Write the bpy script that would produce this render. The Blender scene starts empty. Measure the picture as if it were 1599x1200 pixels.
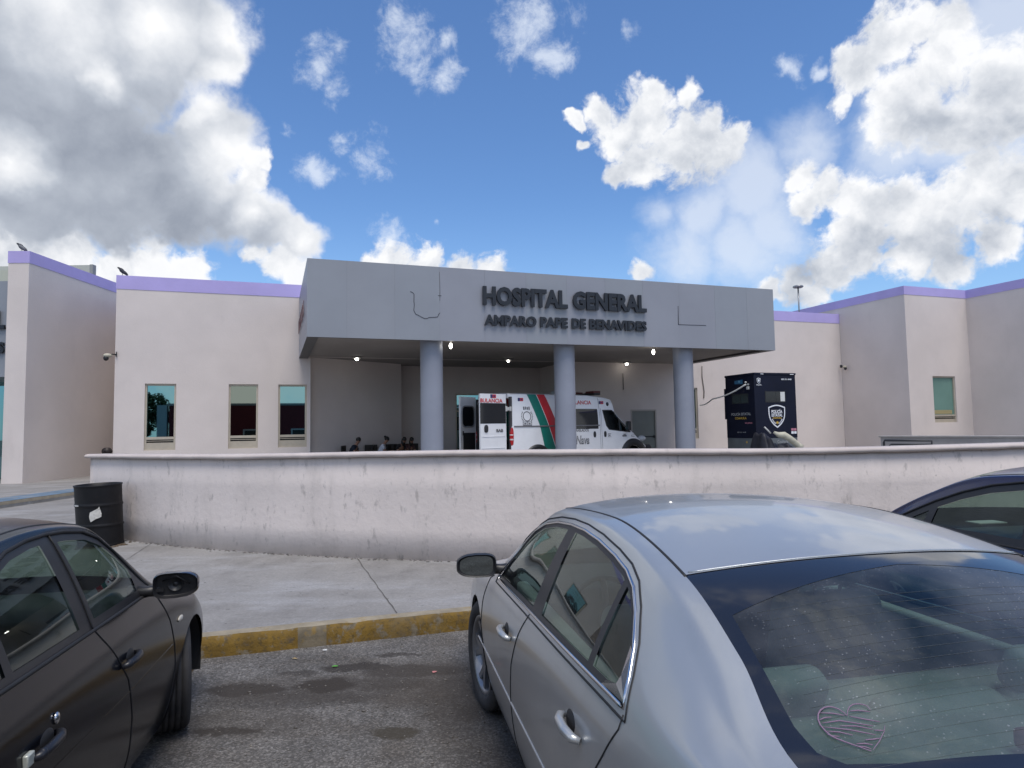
import bpy, bmesh, math, random
from mathutils import Vector, Matrix
from mathutils.bvhtree import BVHTree
R_ = math.radians
random.seed(7)
SC = bpy.context.scene
COL = SC.collection
V = Vector

# ------------------------------------------------------------------ camera
F_PX = 1045.34; PITCH = R_(3.762); ROLL = R_(-0.916); YAW_B = R_(19.71); H = 1.72
cF = V((0, math.cos(PITCH), math.sin(PITCH))); u0 = V((0, -math.sin(PITCH), math.cos(PITCH))); r0 = V((1, 0, 0))
cR = r0*math.cos(ROLL) + u0*math.sin(ROLL); cU = -r0*math.sin(ROLL) + u0*math.cos(ROLL)
CAM = V((0, 0, H))
cd = bpy.data.cameras.new('camera'); cam = bpy.data.objects.new('camera', cd); COL.objects.link(cam)
cam.matrix_world = Matrix(((cR.x, cU.x, -cF.x, 0), (cR.y, cU.y, -cF.y, 0), (cR.z, cU.z, -cF.z, H), (0, 0, 0, 1)))
cd.sensor_width = 36; cd.lens = F_PX/1599*36; cd.clip_start = .05; cd.clip_end = 3000
SC.camera = cam
def ray(x, y): return cF + cR*((x-799.5)/F_PX) - cU*((y-600)/F_PX)
def onz(x, y, z):
    d = ray(x, y); return CAM + d*((z-H)/d.z)

# ------------------------------------------------------------------ sky, sun, exposure
SUN_EL, SUN_AZ = R_(66), R_(160)      # azimuth measured clockwise from +Y: behind the camera, a little to the right
SKY_STR = 0.10
SC.view_settings.view_transform = 'Standard'; SC.view_settings.look = 'None'
SC.view_settings.exposure = 0.13; SC.view_settings.gamma = 1.0
W = bpy.data.worlds.new('World'); SC.world = W; W.use_nodes = True
wn = W.node_tree; wn.nodes.clear()
def N(t, **k):
    n = wn.nodes.new(t)
    for a, b in k.items(): setattr(n, a, b)
    return n
def L(a, b): wn.links.new(a, b)
def mth(op, a, b=None, c=None, clamp=False):
    n = N('ShaderNodeMath', operation=op); n.use_clamp = clamp
    for i, x in enumerate((a, b, c)):
        if x is None: continue
        if isinstance(x, (int, float)): n.inputs[i].default_value = x
        else: L(x, n.inputs[i])
    return n.outputs[0]
out = N('ShaderNodeOutputWorld'); bg = N('ShaderNodeBackground'); L(bg.outputs[0], out.inputs[0])
sky = N('ShaderNodeTexSky'); sky.sky_type = 'NISHITA'; sky.sun_disc = False
sky.sun_elevation = SUN_EL; sky.sun_rotation = SUN_AZ; sky.air_density = 1.15; sky.dust_density = .2; sky.ozone_density = 1.6
tc = N('ShaderNodeTexCoord'); DIR = tc.outputs['Generated']
def noise(vec, sc, det=6, rough=.55, dist=0.0):
    n = N('ShaderNodeTexNoise'); n.inputs['Scale'].default_value = sc; n.inputs['Detail'].default_value = det
    n.inputs['Roughness'].default_value = rough; n.inputs['Distortion'].default_value = dist; L(vec, n.inputs['Vector']); return n.outputs['Fac']
def vadd(vec, v):
    n = N('ShaderNodeVectorMath', operation='ADD'); L(vec, n.inputs[0]); n.inputs[1].default_value = v; return n.outputs[0]
def blobs(lst, warp=None):
    acc = None
    for (x, y, r) in lst:
        d = ray(x, y).normalized(); e = ray(x+r, y).normalized(); g = ray(x, y+r).normalized()
        rr = ((e-d).length + (g-d).length)/2
        n = N('ShaderNodeVectorMath', operation='DISTANCE'); L(warp or DIR, n.inputs[0]); n.inputs[1].default_value = d
        v = mth('MULTIPLY_ADD', n.outputs['Value'], -1/rr, 1.0)
        if acc is None: acc = v
        else:
            acc = mth('SMOOTH_MAX', acc, v, .12)
    return acc
def sstep(v, lo, hi):
    n = N('ShaderNodeMapRange'); n.interpolation_type = 'SMOOTHSTEP'
    n.inputs['From Min'].default_value = lo; n.inputs['From Max'].default_value = hi; L(v, n.inputs['Value']); return n.outputs['Result']
CUM = [(250,410,62),(305,415,48),(190,435,70),(325,445,40),(110,400,60),(20,400,85),(432,412,38),(458,435,38),(398,395,24),(402,250,30),(398,285,30),
 (620,415,44),(668,412,44),(720,425,40),(770,432,38),(585,425,28),
 (1010,185,70),(960,205,52),(1070,225,72),(1000,250,52),(1105,235,48),(1138,232,32),(925,175,32),(1015,135,30),(1078,142,28),(890,195,16),(906,232,15),(965,268,26),
 (1400,70,80),(1448,55,52),(1490,95,80),(1565,140,100),(1345,110,62),(1318,85,28),(1312,150,32),(1420,175,85),(1500,45,45),(1599,180,80),(1500,200,70),
 (1248,272,38),(1292,295,50),(1332,305,48),(1372,318,50),(1425,325,62),(1480,335,75),(1545,305,64),(1599,300,90),(1532,262,34),(1440,385,66),(1340,375,72),(1262,310,36),(1480,422,42),(1300,420,50),
 (1240,448,42),(1275,462,36),(1010,432,24),(1205,452,24),(1560,380,50)]
GREY = [(-60,110,300),(0,60,280),(180,40,190),(300,50,110),(110,240,200),(-20,250,200),(220,265,130),(310,300,88),(370,328,66),(420,352,60),(462,372,50),(345,90,55),(335,215,85),(60,330,90),(180,345,70),(290,350,50)]
VEIL = [(1180,300,90),(1400,230,150),(1560,30,110),(1090,340,80),(1080,385,100),(1160,390,110),(1040,340,55),(1210,350,90),(1270,220,90),(1480,225,120),(1580,230,90)]
THIN = [(640,55,70),(690,115,36),(610,30,40),(500,100,50),(520,140,30),(830,40,75),(860,90,45),(975,60,26),(575,235,42),(495,262,36),(600,362,40),(445,198,16),(673,348,9),(1230,108,26),(1270,104,14),(700,60,26),(530,220,26),(360,60,60)]
w1 = N('ShaderNodeTexNoise'); w1.inputs['Scale'].default_value = 7; w1.inputs['Detail'].default_value = 5; w1.inputs['Roughness'].default_value = .62; L(DIR, w1.inputs['Vector'])
ws = N('ShaderNodeVectorMath', operation='MULTIPLY_ADD'); L(w1.outputs['Color'], ws.inputs[0]); ws.inputs[1].default_value = (.085,)*3; ws.inputs[2].default_value = (-.0425,)*3
wa = N('ShaderNodeVectorMath', operation='ADD'); L(DIR, wa.inputs[0]); L(ws.outputs[0], wa.inputs[1]); WDIR = wa.outputs[0]
nF = noise(DIR, 24, 8, .62); nG = noise(vadd(DIR, (-.004, 0, .012)), 24, 8, .62)
nL = noise(DIR, 5.5, 4, .5); nL2 = noise(vadd(DIR, (-.01, 0, .03)), 5.5, 4, .5)
nW = noise(DIR, 22, 9, .68, .25)
cum = blobs(CUM, WDIR); gry = blobs(GREY, WDIR); thn = blobs(THIN, WDIR)
nE = noise(WDIR, 38, 6, .62)
cumf = mth('MULTIPLY_ADD', mth('SUBTRACT', nF, .5), .75, cum)
cumf = mth('MULTIPLY_ADD', mth('SUBTRACT', nE, .5), 1.1, cumf)
m_c = sstep(mth('MULTIPLY_ADD', mth('SUBTRACT', nL, .5), .35, cumf), .0, .46)
gryf = mth('MULTIPLY_ADD', mth('SUBTRACT', nF, .5), .40, gry)
gryf = mth('MULTIPLY_ADD', mth('SUBTRACT', nE, .5), .30, gryf)
m_g = sstep(gryf, .0, .42)
m_t = mth('MULTIPLY', sstep(mth('MULTIPLY_ADD', mth('SUBTRACT', nW, .5), 2.9, thn), .05, 1.15), .70)
# random clouds for the half of the sky behind the camera
sep = N('ShaderNodeSeparateXYZ'); L(DIR, sep.inputs[0])
behind = sstep(sep.outputs['Y'], .35, -.1); over = sstep(sep.outputs['Z'], .72, .9)
rest = mth('MAXIMUM', behind, over)
m_b = mth('MULTIPLY', sstep(mth('MULTIPLY_ADD', nF, .35, noise(DIR, 2.6, 5, .55)), .62, .78), rest)
nM = noise(WDIR, 11, 5, .55); nM2 = noise(vadd(WDIR, (-.006, 0, .022)), 11, 5, .55)
relief = mth('MULTIPLY_ADD', mth('SUBTRACT', nF, nG), .5, mth('MULTIPLY', mth('SUBTRACT', nL, nL2), 1.2))
relief = mth('MULTIPLY', mth('MULTIPLY_ADD', mth('SUBTRACT', nM, nM2), 1.3, relief), .62)
GS = [(1090,262,110),(1000,262,60),(1350,385,120),(1460,190,120),(1560,215,120),(1470,395,110),(1240,470,60),(200,455,70),(1250,410,90)]
gs = blobs(GS)
deep = sstep(cumf, .15, .85)
shade_c = mth('SUBTRACT', mth('ADD', .955, relief), mth('MULTIPLY', mth('MAXIMUM', gs, 0), .30), clamp=True)
shade_c = mth('SUBTRACT', shade_c, mth('MULTIPLY', deep, .04), clamp=True)
GB = [(90,20,150),(375,55,95),(360,110,75),(150,115,50),(10,245,75),(370,240,110),(420,300,80),(470,375,75),(330,165,70),(240,30,120),(400,330,50)]
gb = blobs(GB, WDIR)
shade_g = mth('ADD', mth('MULTIPLY_ADD', mth('MAXIMUM', gb, 0), .55, .46), mth('MULTIPLY', relief, .45))
shade_g = mth('ADD', shade_g, mth('MULTIPLY', mth('SUBTRACT', nL, .5), .35))
shade_g = mth('ADD', shade_g, mth('MULTIPLY', mth('SUBTRACT', 1.0, sstep(gryf, .05, .5)), .22), clamp=True)
def ramp(v, stops):
    n = N('ShaderNodeValToRGB'); L(v, n.inputs[0]); e = n.color_ramp.elements
    e[0].position, e[0].color = stops[0][0], (*stops[0][1], 1); e[1].position, e[1].color = stops[-1][0], (*stops[-1][1], 1)
    for p, c in stops[1:-1]:
        x = e.new(p); x.color = (*c, 1)
    return n.outputs[0]
CR = [(0, (.20, .23, .30)), (.35, (.30, .335, .405)), (.6, (.47, .51, .58)), (.82, (.72, .745, .79)), (1, (.93, .935, .95))]
c_c, c_g = ramp(shade_c, CR), ramp(shade_g, CR)
def mix(f, a, b):
    n = N('ShaderNodeMix', data_type='RGBA'); n.clamp_factor = True
    (L(f, n.inputs[0]) if not isinstance(f, float) else setattr(n.inputs[0], 'default_value', f))
    for s, x in ((6, a), (7, b)):
        if isinstance(x, tuple): n.inputs[s].default_value = (*x, 1)
        else: L(x, n.inputs[s])
    return n.outputs[2]
sks = N('ShaderNodeVectorMath', operation='MULTIPLY'); L(sky.outputs[0], sks.inputs[0]); sks.inputs[1].default_value = (SKY_STR*.82, SKY_STR*1.08, SKY_STR*1.42)
hz = sstep(sep.outputs['Z'], .34, .02)
c = mix(mth('MULTIPLY', hz, .45), sks.outputs[0], (.38, .60, .88))
c = mix(m_t, c, (.80, .86, .95))
vl = mth('MULTIPLY', sstep(mth('MULTIPLY_ADD', mth('SUBTRACT', noise(WDIR, 6, 7, .6), .5), 1.7, blobs(VEIL, WDIR)), .0, .85), .66)
c = mix(vl, c, (.78, .83, .91))
c = mix(m_b, c, (.85, .87, .92))
c = mix(m_c, c, c_c)
c = mix(m_g, c, c_g)
L(c, bg.inputs[0]); bg.inputs[1].default_value = 1.0
W.cycles.sampling_method = 'MANUAL'; W.cycles.sample_map_resolution = 512
sd = bpy.data.lights.new('sun', 'SUN'); sd.energy = 2.45; sd.angle = R_(30); sd.color = (1, .93, .85)
so = bpy.data.objects.new('sun', sd); COL.objects.link(so)
sv = V((math.sin(SUN_AZ)*math.cos(SUN_EL), math.cos(SUN_AZ)*math.cos(SUN_EL), math.sin(SUN_EL)))
so.rotation_euler = sv.to_track_quat('Z', 'Y').to_euler(); so.location = sv*60

# ------------------------------------------------------------------ materials
MATS = {}
def M(name, col, rough=.6, metal=0., var=0., vs=2., bump=0., bs=60., coat=0., spec=.5, emit=None, stain=None, streak=False, crough=.05):
    """principled material with procedural colour variation, fine bump and optional stain layer"""
    if name in MATS: return MATS[name]
    m = bpy.data.materials.new(name); m.use_nodes = True; nt = m.node_tree; p = nt.nodes['Principled BSDF']
    p.inputs['Roughness'].default_value = rough; p.inputs['Metallic'].default_value = metal
    p.inputs['Coat Weight'].default_value = coat; p.inputs['Coat Roughness'].default_value = crough; p.inputs['Specular IOR Level'].default_value = spec
    p.inputs['Base Color'].default_value = (*col, 1)
    t = nt.nodes.new('ShaderNodeTexCoord'); base = None
    def nz(sc, det=6, ro=.6, dim=None):
        n = nt.nodes.new('ShaderNodeTexNoise'); n.inputs['Scale'].default_value = sc; n.inputs['Detail'].default_value = det; n.inputs['Roughness'].default_value = ro
        if dim:
            mp = nt.nodes.new('ShaderNodeMapping'); mp.inputs['Scale'].default_value = dim; nt.links.new(t.outputs['Object'], mp.inputs[0]); nt.links.new(mp.outputs[0], n.inputs['Vector'])
        else: nt.links.new(t.outputs['Object'], n.inputs['Vector'])
        return n.outputs['Fac']
    def mx(f, a, b):
        n = nt.nodes.new('ShaderNodeMix'); n.data_type = 'RGBA'
        if isinstance(f, float): n.inputs[0].default_value = f
        else: nt.links.new(f, n.inputs[0])
        for s, x in ((6, a), (7, b)):
            if isinstance(x, tuple): n.inputs[s].default_value = (*x, 1)
            else: nt.links.new(x, n.inputs[s])
        return n.outputs[2]
    def rmp(v, lo, hi):
        n = nt.nodes.new('ShaderNodeMapRange'); n.interpolation_type = 'SMOOTHSTEP'; n.inputs['From Min'].default_value = lo; n.inputs['From Max'].default_value = hi
        nt.links.new(v, n.inputs['Value']); return n.outputs['Result']
    if var:
        base = mx(rmp(nz(vs), .3, .7), tuple(x*(1-var) for x in col), tuple(min(1, x*(1+var)) for x in col))
    if stain:
        for (scol, sc, lo, hi, amt, dim) in stain:
            f = rmp(nz(sc, 7, .65, dim), lo, hi)
            k = nt.nodes.new('ShaderNodeMath'); k.operation = 'MULTIPLY'; nt.links.new(f, k.inputs[0]); k.inputs[1].default_value = amt
            base = mx(k.outputs[0], base if base else col, scol)
    if base: nt.links.new(base, p.inputs['Base Color'])
    if bump:
        b = nt.nodes.new('ShaderNodeBump'); b.inputs['Strength'].default_value = bump; b.inputs['Distance'].default_value = .01
        nt.links.new(nz(bs, 4, .6), b.inputs['Height']); nt.links.new(b.outputs[0], p.inputs['Normal'])
    if emit:
        p.inputs['Emission Color'].default_value = (*emit[0], 1); p.inputs['Emission Strength'].default_value = emit[1]
    MATS[name] = m; return m
def glass_mat(name, tint, refl=(1, 1, 1), ior=1.5, rough=.0, dust=0., dcol=(.45, .47, .5)):
    m = bpy.data.materials.new(name); m.use_nodes = True; nt = m.node_tree; nt.nodes.clear()
    o = nt.nodes.new('ShaderNodeOutputMaterial'); tr = nt.nodes.new('ShaderNodeBsdfTransparent'); tr.inputs[0].default_value = (*tint, 1)
    g = nt.nodes.new('ShaderNodeBsdfGlossy'); g.inputs['Color'].default_value = (*refl, 1); g.inputs['Roughness'].default_value = rough
    f = nt.nodes.new('ShaderNodeFresnel'); f.inputs['IOR'].default_value = ior
    # the fresnel of a thin pane must not depend on which side is hit
    ge = nt.nodes.new('ShaderNodeNewGeometry'); fm = nt.nodes.new('ShaderNodeMath'); fm.operation = 'MULTIPLY_ADD'
    nt.links.new(ge.outputs['Backfacing'], fm.inputs[0]); fm.inputs[1].default_value = 1/ior-ior; fm.inputs[2].default_value = ior; nt.links.new(fm.outputs[0], f.inputs['IOR'])
    mxs = nt.nodes.new('ShaderNodeMixShader'); nt.links.new(f.outputs[0], mxs.inputs[0]); nt.links.new(tr.outputs[0], mxs.inputs[1]); nt.links.new(g.outputs[0], mxs.inputs[2])
    last = mxs.outputs[0]
    if dust:
        t = nt.nodes.new('ShaderNodeTexCoord'); d = nt.nodes.new('ShaderNodeBsdfDiffuse'); d.inputs[0].default_value = (*dcol, 1)
        n = nt.nodes.new('ShaderNodeTexVoronoi'); n.inputs['Scale'].default_value = 120; nt.links.new(t.outputs['Object'], n.inputs['Vector'])
        n2 = nt.nodes.new('ShaderNodeTexNoise'); n2.inputs['Scale'].default_value = 3.2; n2.inputs['Detail'].default_value = 6; nt.links.new(t.outputs['Object'], n2.inputs['Vector'])
        # drop size differs from cell to cell
        sx = nt.nodes.new('ShaderNodeSeparateColor'); nt.links.new(n.outputs['Color'], sx.inputs[0])
        mr = nt.nodes.new('ShaderNodeMapRange'); mr.inputs['From Min'].default_value = .40; mr.inputs['From Max'].default_value = 1; mr.inputs['To Max'].default_value = .26; nt.links.new(sx.outputs[0], mr.inputs['Value'])
        ls = nt.nodes.new('ShaderNodeMath'); ls.operation = 'LESS_THAN'; nt.links.new(n.outputs['Distance'], ls.inputs[0]); nt.links.new(mr.outputs[0], ls.inputs[1])
        r2 = nt.nodes.new('ShaderNodeMapRange'); r2.inputs['From Min'].default_value = .35; r2.inputs['From Max'].default_value = .7; nt.links.new(n2.outputs['Fac'], r2.inputs['Value'])
        a1 = nt.nodes.new('ShaderNodeMath'); a1.operation = 'MULTIPLY'; nt.links.new(ls.outputs[0], a1.inputs[0]); nt.links.new(r2.outputs[0], a1.inputs[1])
        a2 = nt.nodes.new('ShaderNodeMath'); a2.operation = 'MULTIPLY_ADD'; nt.links.new(a1.outputs[0], a2.inputs[0]); a2.inputs[1].default_value = .30*dust
        a3 = nt.nodes.new('ShaderNodeMath'); a3.operation = 'MULTIPLY'; nt.links.new(r2.outputs[0], a3.inputs[0]); a3.inputs[1].default_value = .17*dust; nt.links.new(a3.outputs[0], a2.inputs[2])
        m2 = nt.nodes.new('ShaderNodeMixShader'); nt.links.new(a2.outputs[0], m2.inputs[0]); nt.links.new(last, m2.inputs[1]); nt.links.new(d.outputs[0], m2.inputs[2]); last = m2.outputs[0]
    nt.links.new(last, o.inputs[0]); MATS[name] = m; return m

STUCCO = M('painted_stucco', (.64, .575, .54), .9, var=.05, vs=.5, bump=.35, bs=22, stain=[((.40, .35, .33), 1.1, .58, .8, .22, (1, 1, .35)), ((.32, .29, .27), .35, .55, .9, .12, None)])
LAV = M('lavender_paint', (.44, .38, .70), .8, var=.05, vs=1, bump=.15, bs=25)
WALLM = M('retaining_wall_plaster', (.68, .61, .57), .92, var=.06, vs=.7, bump=.5, bs=14,
          stain=[((.25, .23, .215), 8, .575, .70, .5, (1, 1, .42)), ((.30, .28, .265), 15, .58, .72, .42, (1, .8, .55)), ((.44, .40, .37), 3.2, .48, .74, .45, (1, 1, .3)), ((.30, .275, .25), .55, .56, .8, .35, None), ((.18, .16, .15), 24, .66, .73, .6, (1, 1, .7))])
CAPM = M('wall_cap_plaster', (.52, .46, .43), .85, var=.08, vs=2, bump=.35, bs=18, stain=[((.26, .235, .22), 5, .55, .78, .5, None)])
PANEL = M('aluminium_composite_panel', (.275, .29, .32), .42, var=.04, vs=.6, metal=.15, spec=.4, bump=.03, bs=2)
COLM = M('column_paint', (.25, .27, .325), .45, var=.05, vs=1.5, bump=.06, bs=9, stain=[((.2, .2, .24), 3, .55, .8, .3, None)])
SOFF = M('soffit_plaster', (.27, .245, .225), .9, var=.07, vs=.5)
CHAR = M('charcoal_letter_paint', (.018, .021, .028), .38, spec=.4)
ALU = M('beige_aluminium_frame', (.46, .41, .33), .45, metal=.2, var=.06, vs=4)
WGL = M('reflective_teal_glass', (.20, .36, .37), .015, metal=1.0)
WGG = M('reflective_bronze_glass', (.22, .25, .21), .015, metal=1.0)
WGM = M('green_film_glass', (.20, .36, .31), .22, metal=.4, var=.05)
DARK = M('black_rubber', (.014, .014, .015), .65, var=.1, vs=10)
BLK = M('black_plastic', (.018, .018, .02), .42, var=.1, vs=20)
CHROME = M('chrome', (.62, .63, .66), .12, metal=1, var=.04, vs=12)
STEEL = M('galvanised_steel', (.32, .33, .34), .4, metal=.7, var=.1, vs=8)
TYRE = M('tyre_rubber', (.032, .031, .032), .82, var=.25, vs=6, bump=.25, bs=120, stain=[((.10, .095, .09), 4, .45, .75, .55, None)])
WHITE = M('white_paint', (.72, .73, .75), .32, var=.03, vs=3, coat=.3)
REDM = M('red_vinyl', (.50, .03, .04), .4, var=.06, vs=4)
GREENM = M('green_vinyl', (.01, .16, .125), .4, var=.06, vs=4)
GREYV = M('grey_vinyl', (.12, .12, .13), .5)
INK = M('white_vinyl_lettering', (.75, .77, .8), .5)
GOLD = M('gold_vinyl', (.58, .38, .06), .45)
SKIN = M('skin', (.32, .17, .11), .55)
HAIR = M('black_hair', (.012, .010, .009), .5)
SEATG = M('grey_car_upholstery', (.23, .25, .235), .85, var=.1, vs=9, bump=.2, bs=90)
SEATD = M('dark_car_interior', (.035, .038, .040), .8, var=.1, vs=9)
SEATL = M('light_car_upholstery', (.38, .42, .39), .85, var=.1, vs=9)

# ------------------------------------------------------------------ object helpers
def tag(o, label=None, cat=None, group=None, kind=None):
    if label: o['label'] = label
    if cat: o['category'] = cat
    if group: o['group'] = group
    if kind: o['kind'] = kind
    return o
def empty(name, loc=(0, 0, 0), rz=0., label=None, cat=None, group=None):
    o = bpy.data.objects.new(name, None); COL.objects.link(o); o.location = loc; o.rotation_euler = (0, 0, rz); o.empty_display_size = .2
    return tag(o, label, cat, group)
def obj(name, bm, mats, parent=None, smooth=False, angle=None, world=False):
    me = bpy.data.meshes.new(name)
    bm.to_mesh(me); bm.free()
    for m in (mats if isinstance(mats, (list, tuple)) else [mats]): me.materials.append(m)
    if smooth:
        for p in me.polygons: p.use_smooth = True
        if angle: me.set_sharp_from_angle(angle=R_(angle))
    o = bpy.data.objects.new(name, me); COL.objects.link(o)
    if parent:
        o.parent = parent
        if world: o.matrix_parent_inverse = parent_matrix(parent).inverted()
    return o
def parent_matrix(p):
    m = Matrix.LocRotScale(p.location, p.rotation_euler, p.scale)
    return (parent_matrix(p.parent) @ p.matrix_parent_inverse @ m) if p.parent else m
def frame(o, x, z=V((0, 0, 1))):
    """matrix with origin o, local x along x, local y = z cross x, local z up"""
    x = V(x).normalized(); z = V(z).normalized(); y = z.cross(x)
    return Matrix(((x.x, y.x, z.x, o[0]), (x.y, y.y, z.y, o[1]), (x.z, y.z, z.z, o[2]), (0, 0, 0, 1)))
ID = Matrix.Identity(4)
def box(bm, x0, x1, y0, y1, z0, z1, mat=0, X=ID, bev=0., seg=2):
    vs = [bm.verts.new(X @ V((x, y, z))) for z in (z0, z1) for y in (y0, y1) for x in (x0, x1)]
    fs = [bm.faces.new([vs[i] for i in f]) for f in ((0, 2, 3, 1), (4, 5, 7, 6), (0, 1, 5, 4), (2, 6, 7, 3), (0, 4, 6, 2), (1, 3, 7, 5))]
    for f in fs: f.material_index = mat
    if bev:
        es = list({e for f in fs for e in f.edges})
        r = bmesh.ops.bevel(bm, geom=es, offset=bev, segments=seg, affect='EDGES', profile=.5, clamp_overlap=True)
        for f in r['faces']: f.material_index = mat; f.smooth = True
    return fs
def quad(bm, pts, mat=0):
    f = bm.faces.new([bm.verts.new(p) for p in pts]); f.material_index = mat; return f
def prism(bm, poly, z0, z1, mat=0, X=ID):
    """extrude a 2D (x, y) outline between z0 and z1"""
    a = [bm.verts.new(X @ V((p[0], p[1], z0))) for p in poly]; b = [bm.verts.new(X @ V((p[0], p[1], z1))) for p in poly]
    n = len(poly); fs = [bm.faces.new(a[::-1]), bm.faces.new(b)]
    for i in range(n): fs.append(bm.faces.new((a[i], a[(i+1) % n], b[(i+1) % n], b[i])))
    for f in fs: f.material_index = mat
    return fs
def tube(bm, path, r, seg=8, mat=0, closed=False, caps=True, flat=None):
    path = [V(p) for p in path]; n = len(path); rings = []
    rr = r if isinstance(r, (list, tuple)) else [r]*n
    prevn = None
    for i, p in enumerate(path):
        a = path[(i-1) % n] if (closed or i > 0) else path[i]; b = path[(i+1) % n] if (closed or i < n-1) else path[i]
        t = (b-a).normalized()
        if prevn is None:
            up = V((0, 0, 1)) if abs(t.z) < .9 else V((1, 0, 0)); nn = t.cross(up).normalized()
        else:
            nn = (prevn - t*prevn.dot(t)).normalized()
        prevn = nn; bb = t.cross(nn)
        rings.append([bm.verts.new(p + (nn*math.cos(2*math.pi*k/seg) + bb*math.sin(2*math.pi*k/seg))*rr[i]) for k in range(seg)])
    m = n if closed else n-1
    for i in range(m):
        A, B_ = rings[i], rings[(i+1) % n]
        for k in range(seg):
            f = bm.faces.new((A[k], A[(k+1) % seg], B_[(k+1) % seg], B_[k])); f.material_index = mat; f.smooth = True
    if caps and not closed:
        bm.faces.new(rings[0][::-1]).material_index = mat; bm.faces.new(rings[-1]).material_index = mat
def lathe(bm, prof, seg=32, mat=0, X=ID, caps=False, smooth=True):
    """revolve (r, z) profile about local z"""
    rings = []
    for (r, z) in prof:
        rings.append([bm.verts.new(X @ V((r*math.cos(2*math.pi*k/seg), r*math.sin(2*math.pi*k/seg), z))) for k in range(seg)])
    for i in range(len(prof)-1):
        for k in range(seg):
            f = bm.faces.new((rings[i][k], rings[i][(k+1) % seg], rings[i+1][(k+1) % seg], rings[i+1][k])); f.material_index = mat; f.smooth = smooth
    if caps:
        bm.faces.new(rings[0][::-1]).material_index = mat; bm.faces.new(rings[-1]).material_index = mat
def blob(bm, c, r, mat=0, X=ID, seg=16, rings=10, power=1.0, jit=0.):
    vs = []
    def sp(v): return math.copysign(abs(v)**power, v)
    for i in range(rings+1):
        th = math.pi*i/rings; row = []
        for k in range(seg):
            ph = 2*math.pi*k/seg; j = 1+random.uniform(-jit, jit)
            row.append(bm.verts.new(X @ V((c[0]+r[0]*sp(math.sin(th))*sp(math.cos(ph))*j, c[1]+r[1]*sp(math.sin(th))*sp(math.sin(ph))*j, c[2]+r[2]*sp(math.cos(th))*j))))
        vs.append(row)
    for i in range(rings):
        for k in range(seg):
            f = bm.faces.new((vs[i+1][k], vs[i+1][(k+1) % seg], vs[i][(k+1) % seg], vs[i][k])); f.material_index = mat; f.smooth = True
    bmesh.ops.remove_doubles(bm, verts=vs[0]+vs[-1], dist=1e-5)
def wall(bm, X, u0, u1, z0, z1, th, holes=(), mat=0):
    """upright wall in frame X: runs u0..u1 along local x, front face at local y=0, thickness th into +y, with rectangular holes"""
    us = sorted({u0, u1, *[h[0] for h in holes], *[h[1] for h in holes]}); zs = sorted({z0, z1, *[h[2] for h in holes], *[h[3] for h in holes]})
    def hole(a, b): return any(h[0]-1e-6 <= a <= h[1]+1e-6 and h[2]-1e-6 <= b <= h[3]+1e-6 for h in holes)
    P = lambda u, y, z: X @ V((u, y, z))
    solid = {}
    for i in range(len(us)-1):
        for j in range(len(zs)-1):
            solid[i, j] = not hole((us[i]+us[i+1])/2, (zs[j]+zs[j+1])/2)
    for (i, j), s in solid.items():
        if not s: continue
        a, b, c_, d = us[i], us[i+1], zs[j], zs[j+1]
        quad(bm, (P(a, 0, c_), P(b, 0, c_), P(b, 0, d), P(a, 0, d)), mat); quad(bm, (P(b, th, c_), P(a, th, c_), P(a, th, d), P(b, th, d)), mat)
        for (di, dj, q) in ((-1, 0, ((a, 0, c_), (a, 0, d), (a, th, d), (a, th, c_))), (1, 0, ((b, 0, c_), (b, th, c_), (b, th, d), (b, 0, d))),
                            (0, -1, ((a, 0, c_), (a, th, c_), (b, th, c_), (b, 0, c_))), (0, 1, ((a, 0, d), (b, 0, d), (b, th, d), (a, th, d)))):
            if not solid.get((i+di, j+dj), False): quad(bm, [P(*p) for p in q], mat)
    bmesh.ops.remove_doubles(bm, verts=bm.verts, dist=1e-5)
def text_bm(s, X, w=None, h=1., depth=.01, offset=0., align='LEFT', bm=None, mat=0, shear=0.):
    """text in the local x-z plane of frame X (front towards local -y); h = cap height, w = width to fit"""
    cu = bpy.data.curves.new('txt', 'FONT'); cu.body = s; cu.size = 1; cu.extrude = 0; cu.offset = offset; cu.resolution_u = 3; cu.shear = shear
    o = bpy.data.objects.new('txt', cu); COL.objects.link(o)
    dg = bpy.context.evaluated_depsgraph_get(); me = bpy.data.meshes.new_from_object(o.evaluated_get(dg))
    bpy.data.objects.remove(o); bpy.data.curves.remove(cu)
    t = bmesh.new(); t.from_mesh(me); bpy.data.meshes.remove(me)
    bmesh.ops.remove_doubles(t, verts=t.verts, dist=1e-5)
    xs = [v.co.x for v in t.verts]; ys = [v.co.y for v in t.verts]; x0, x1, y1 = min(xs), max(xs), max(ys); y0 = min(min(ys), 0)
    sz = h/.72; sx = (w/(x1-x0)) if w else sz
    base = -(x1-x0)*sx/2 if align == 'CENTER' else (-(x1-x0)*sx if align == 'RIGHT' else 0)
    for v in t.verts: v.co = V(((v.co.x-x0)*sx+base, 0, v.co.y*sz))
    if depth:
        r = bmesh.ops.extrude_face_region(t, geom=t.faces[:])
        nv = [g for g in r['geom'] if isinstance(g, bmesh.types.BMVert)]
        for v in nv: v.co.y -= depth
    bmesh.ops.recalc_face_normals(t, faces=t.faces)
    dst = bm if bm is not None else bmesh.new()
    mp = {v: dst.verts.new(X @ v.co) for v in t.verts}
    for f in t.faces:
        try: g = dst.faces.new([mp[v] for v in f.verts]); g.material_index = mat
        except ValueError: pass
    t.free(); return dst
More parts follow.
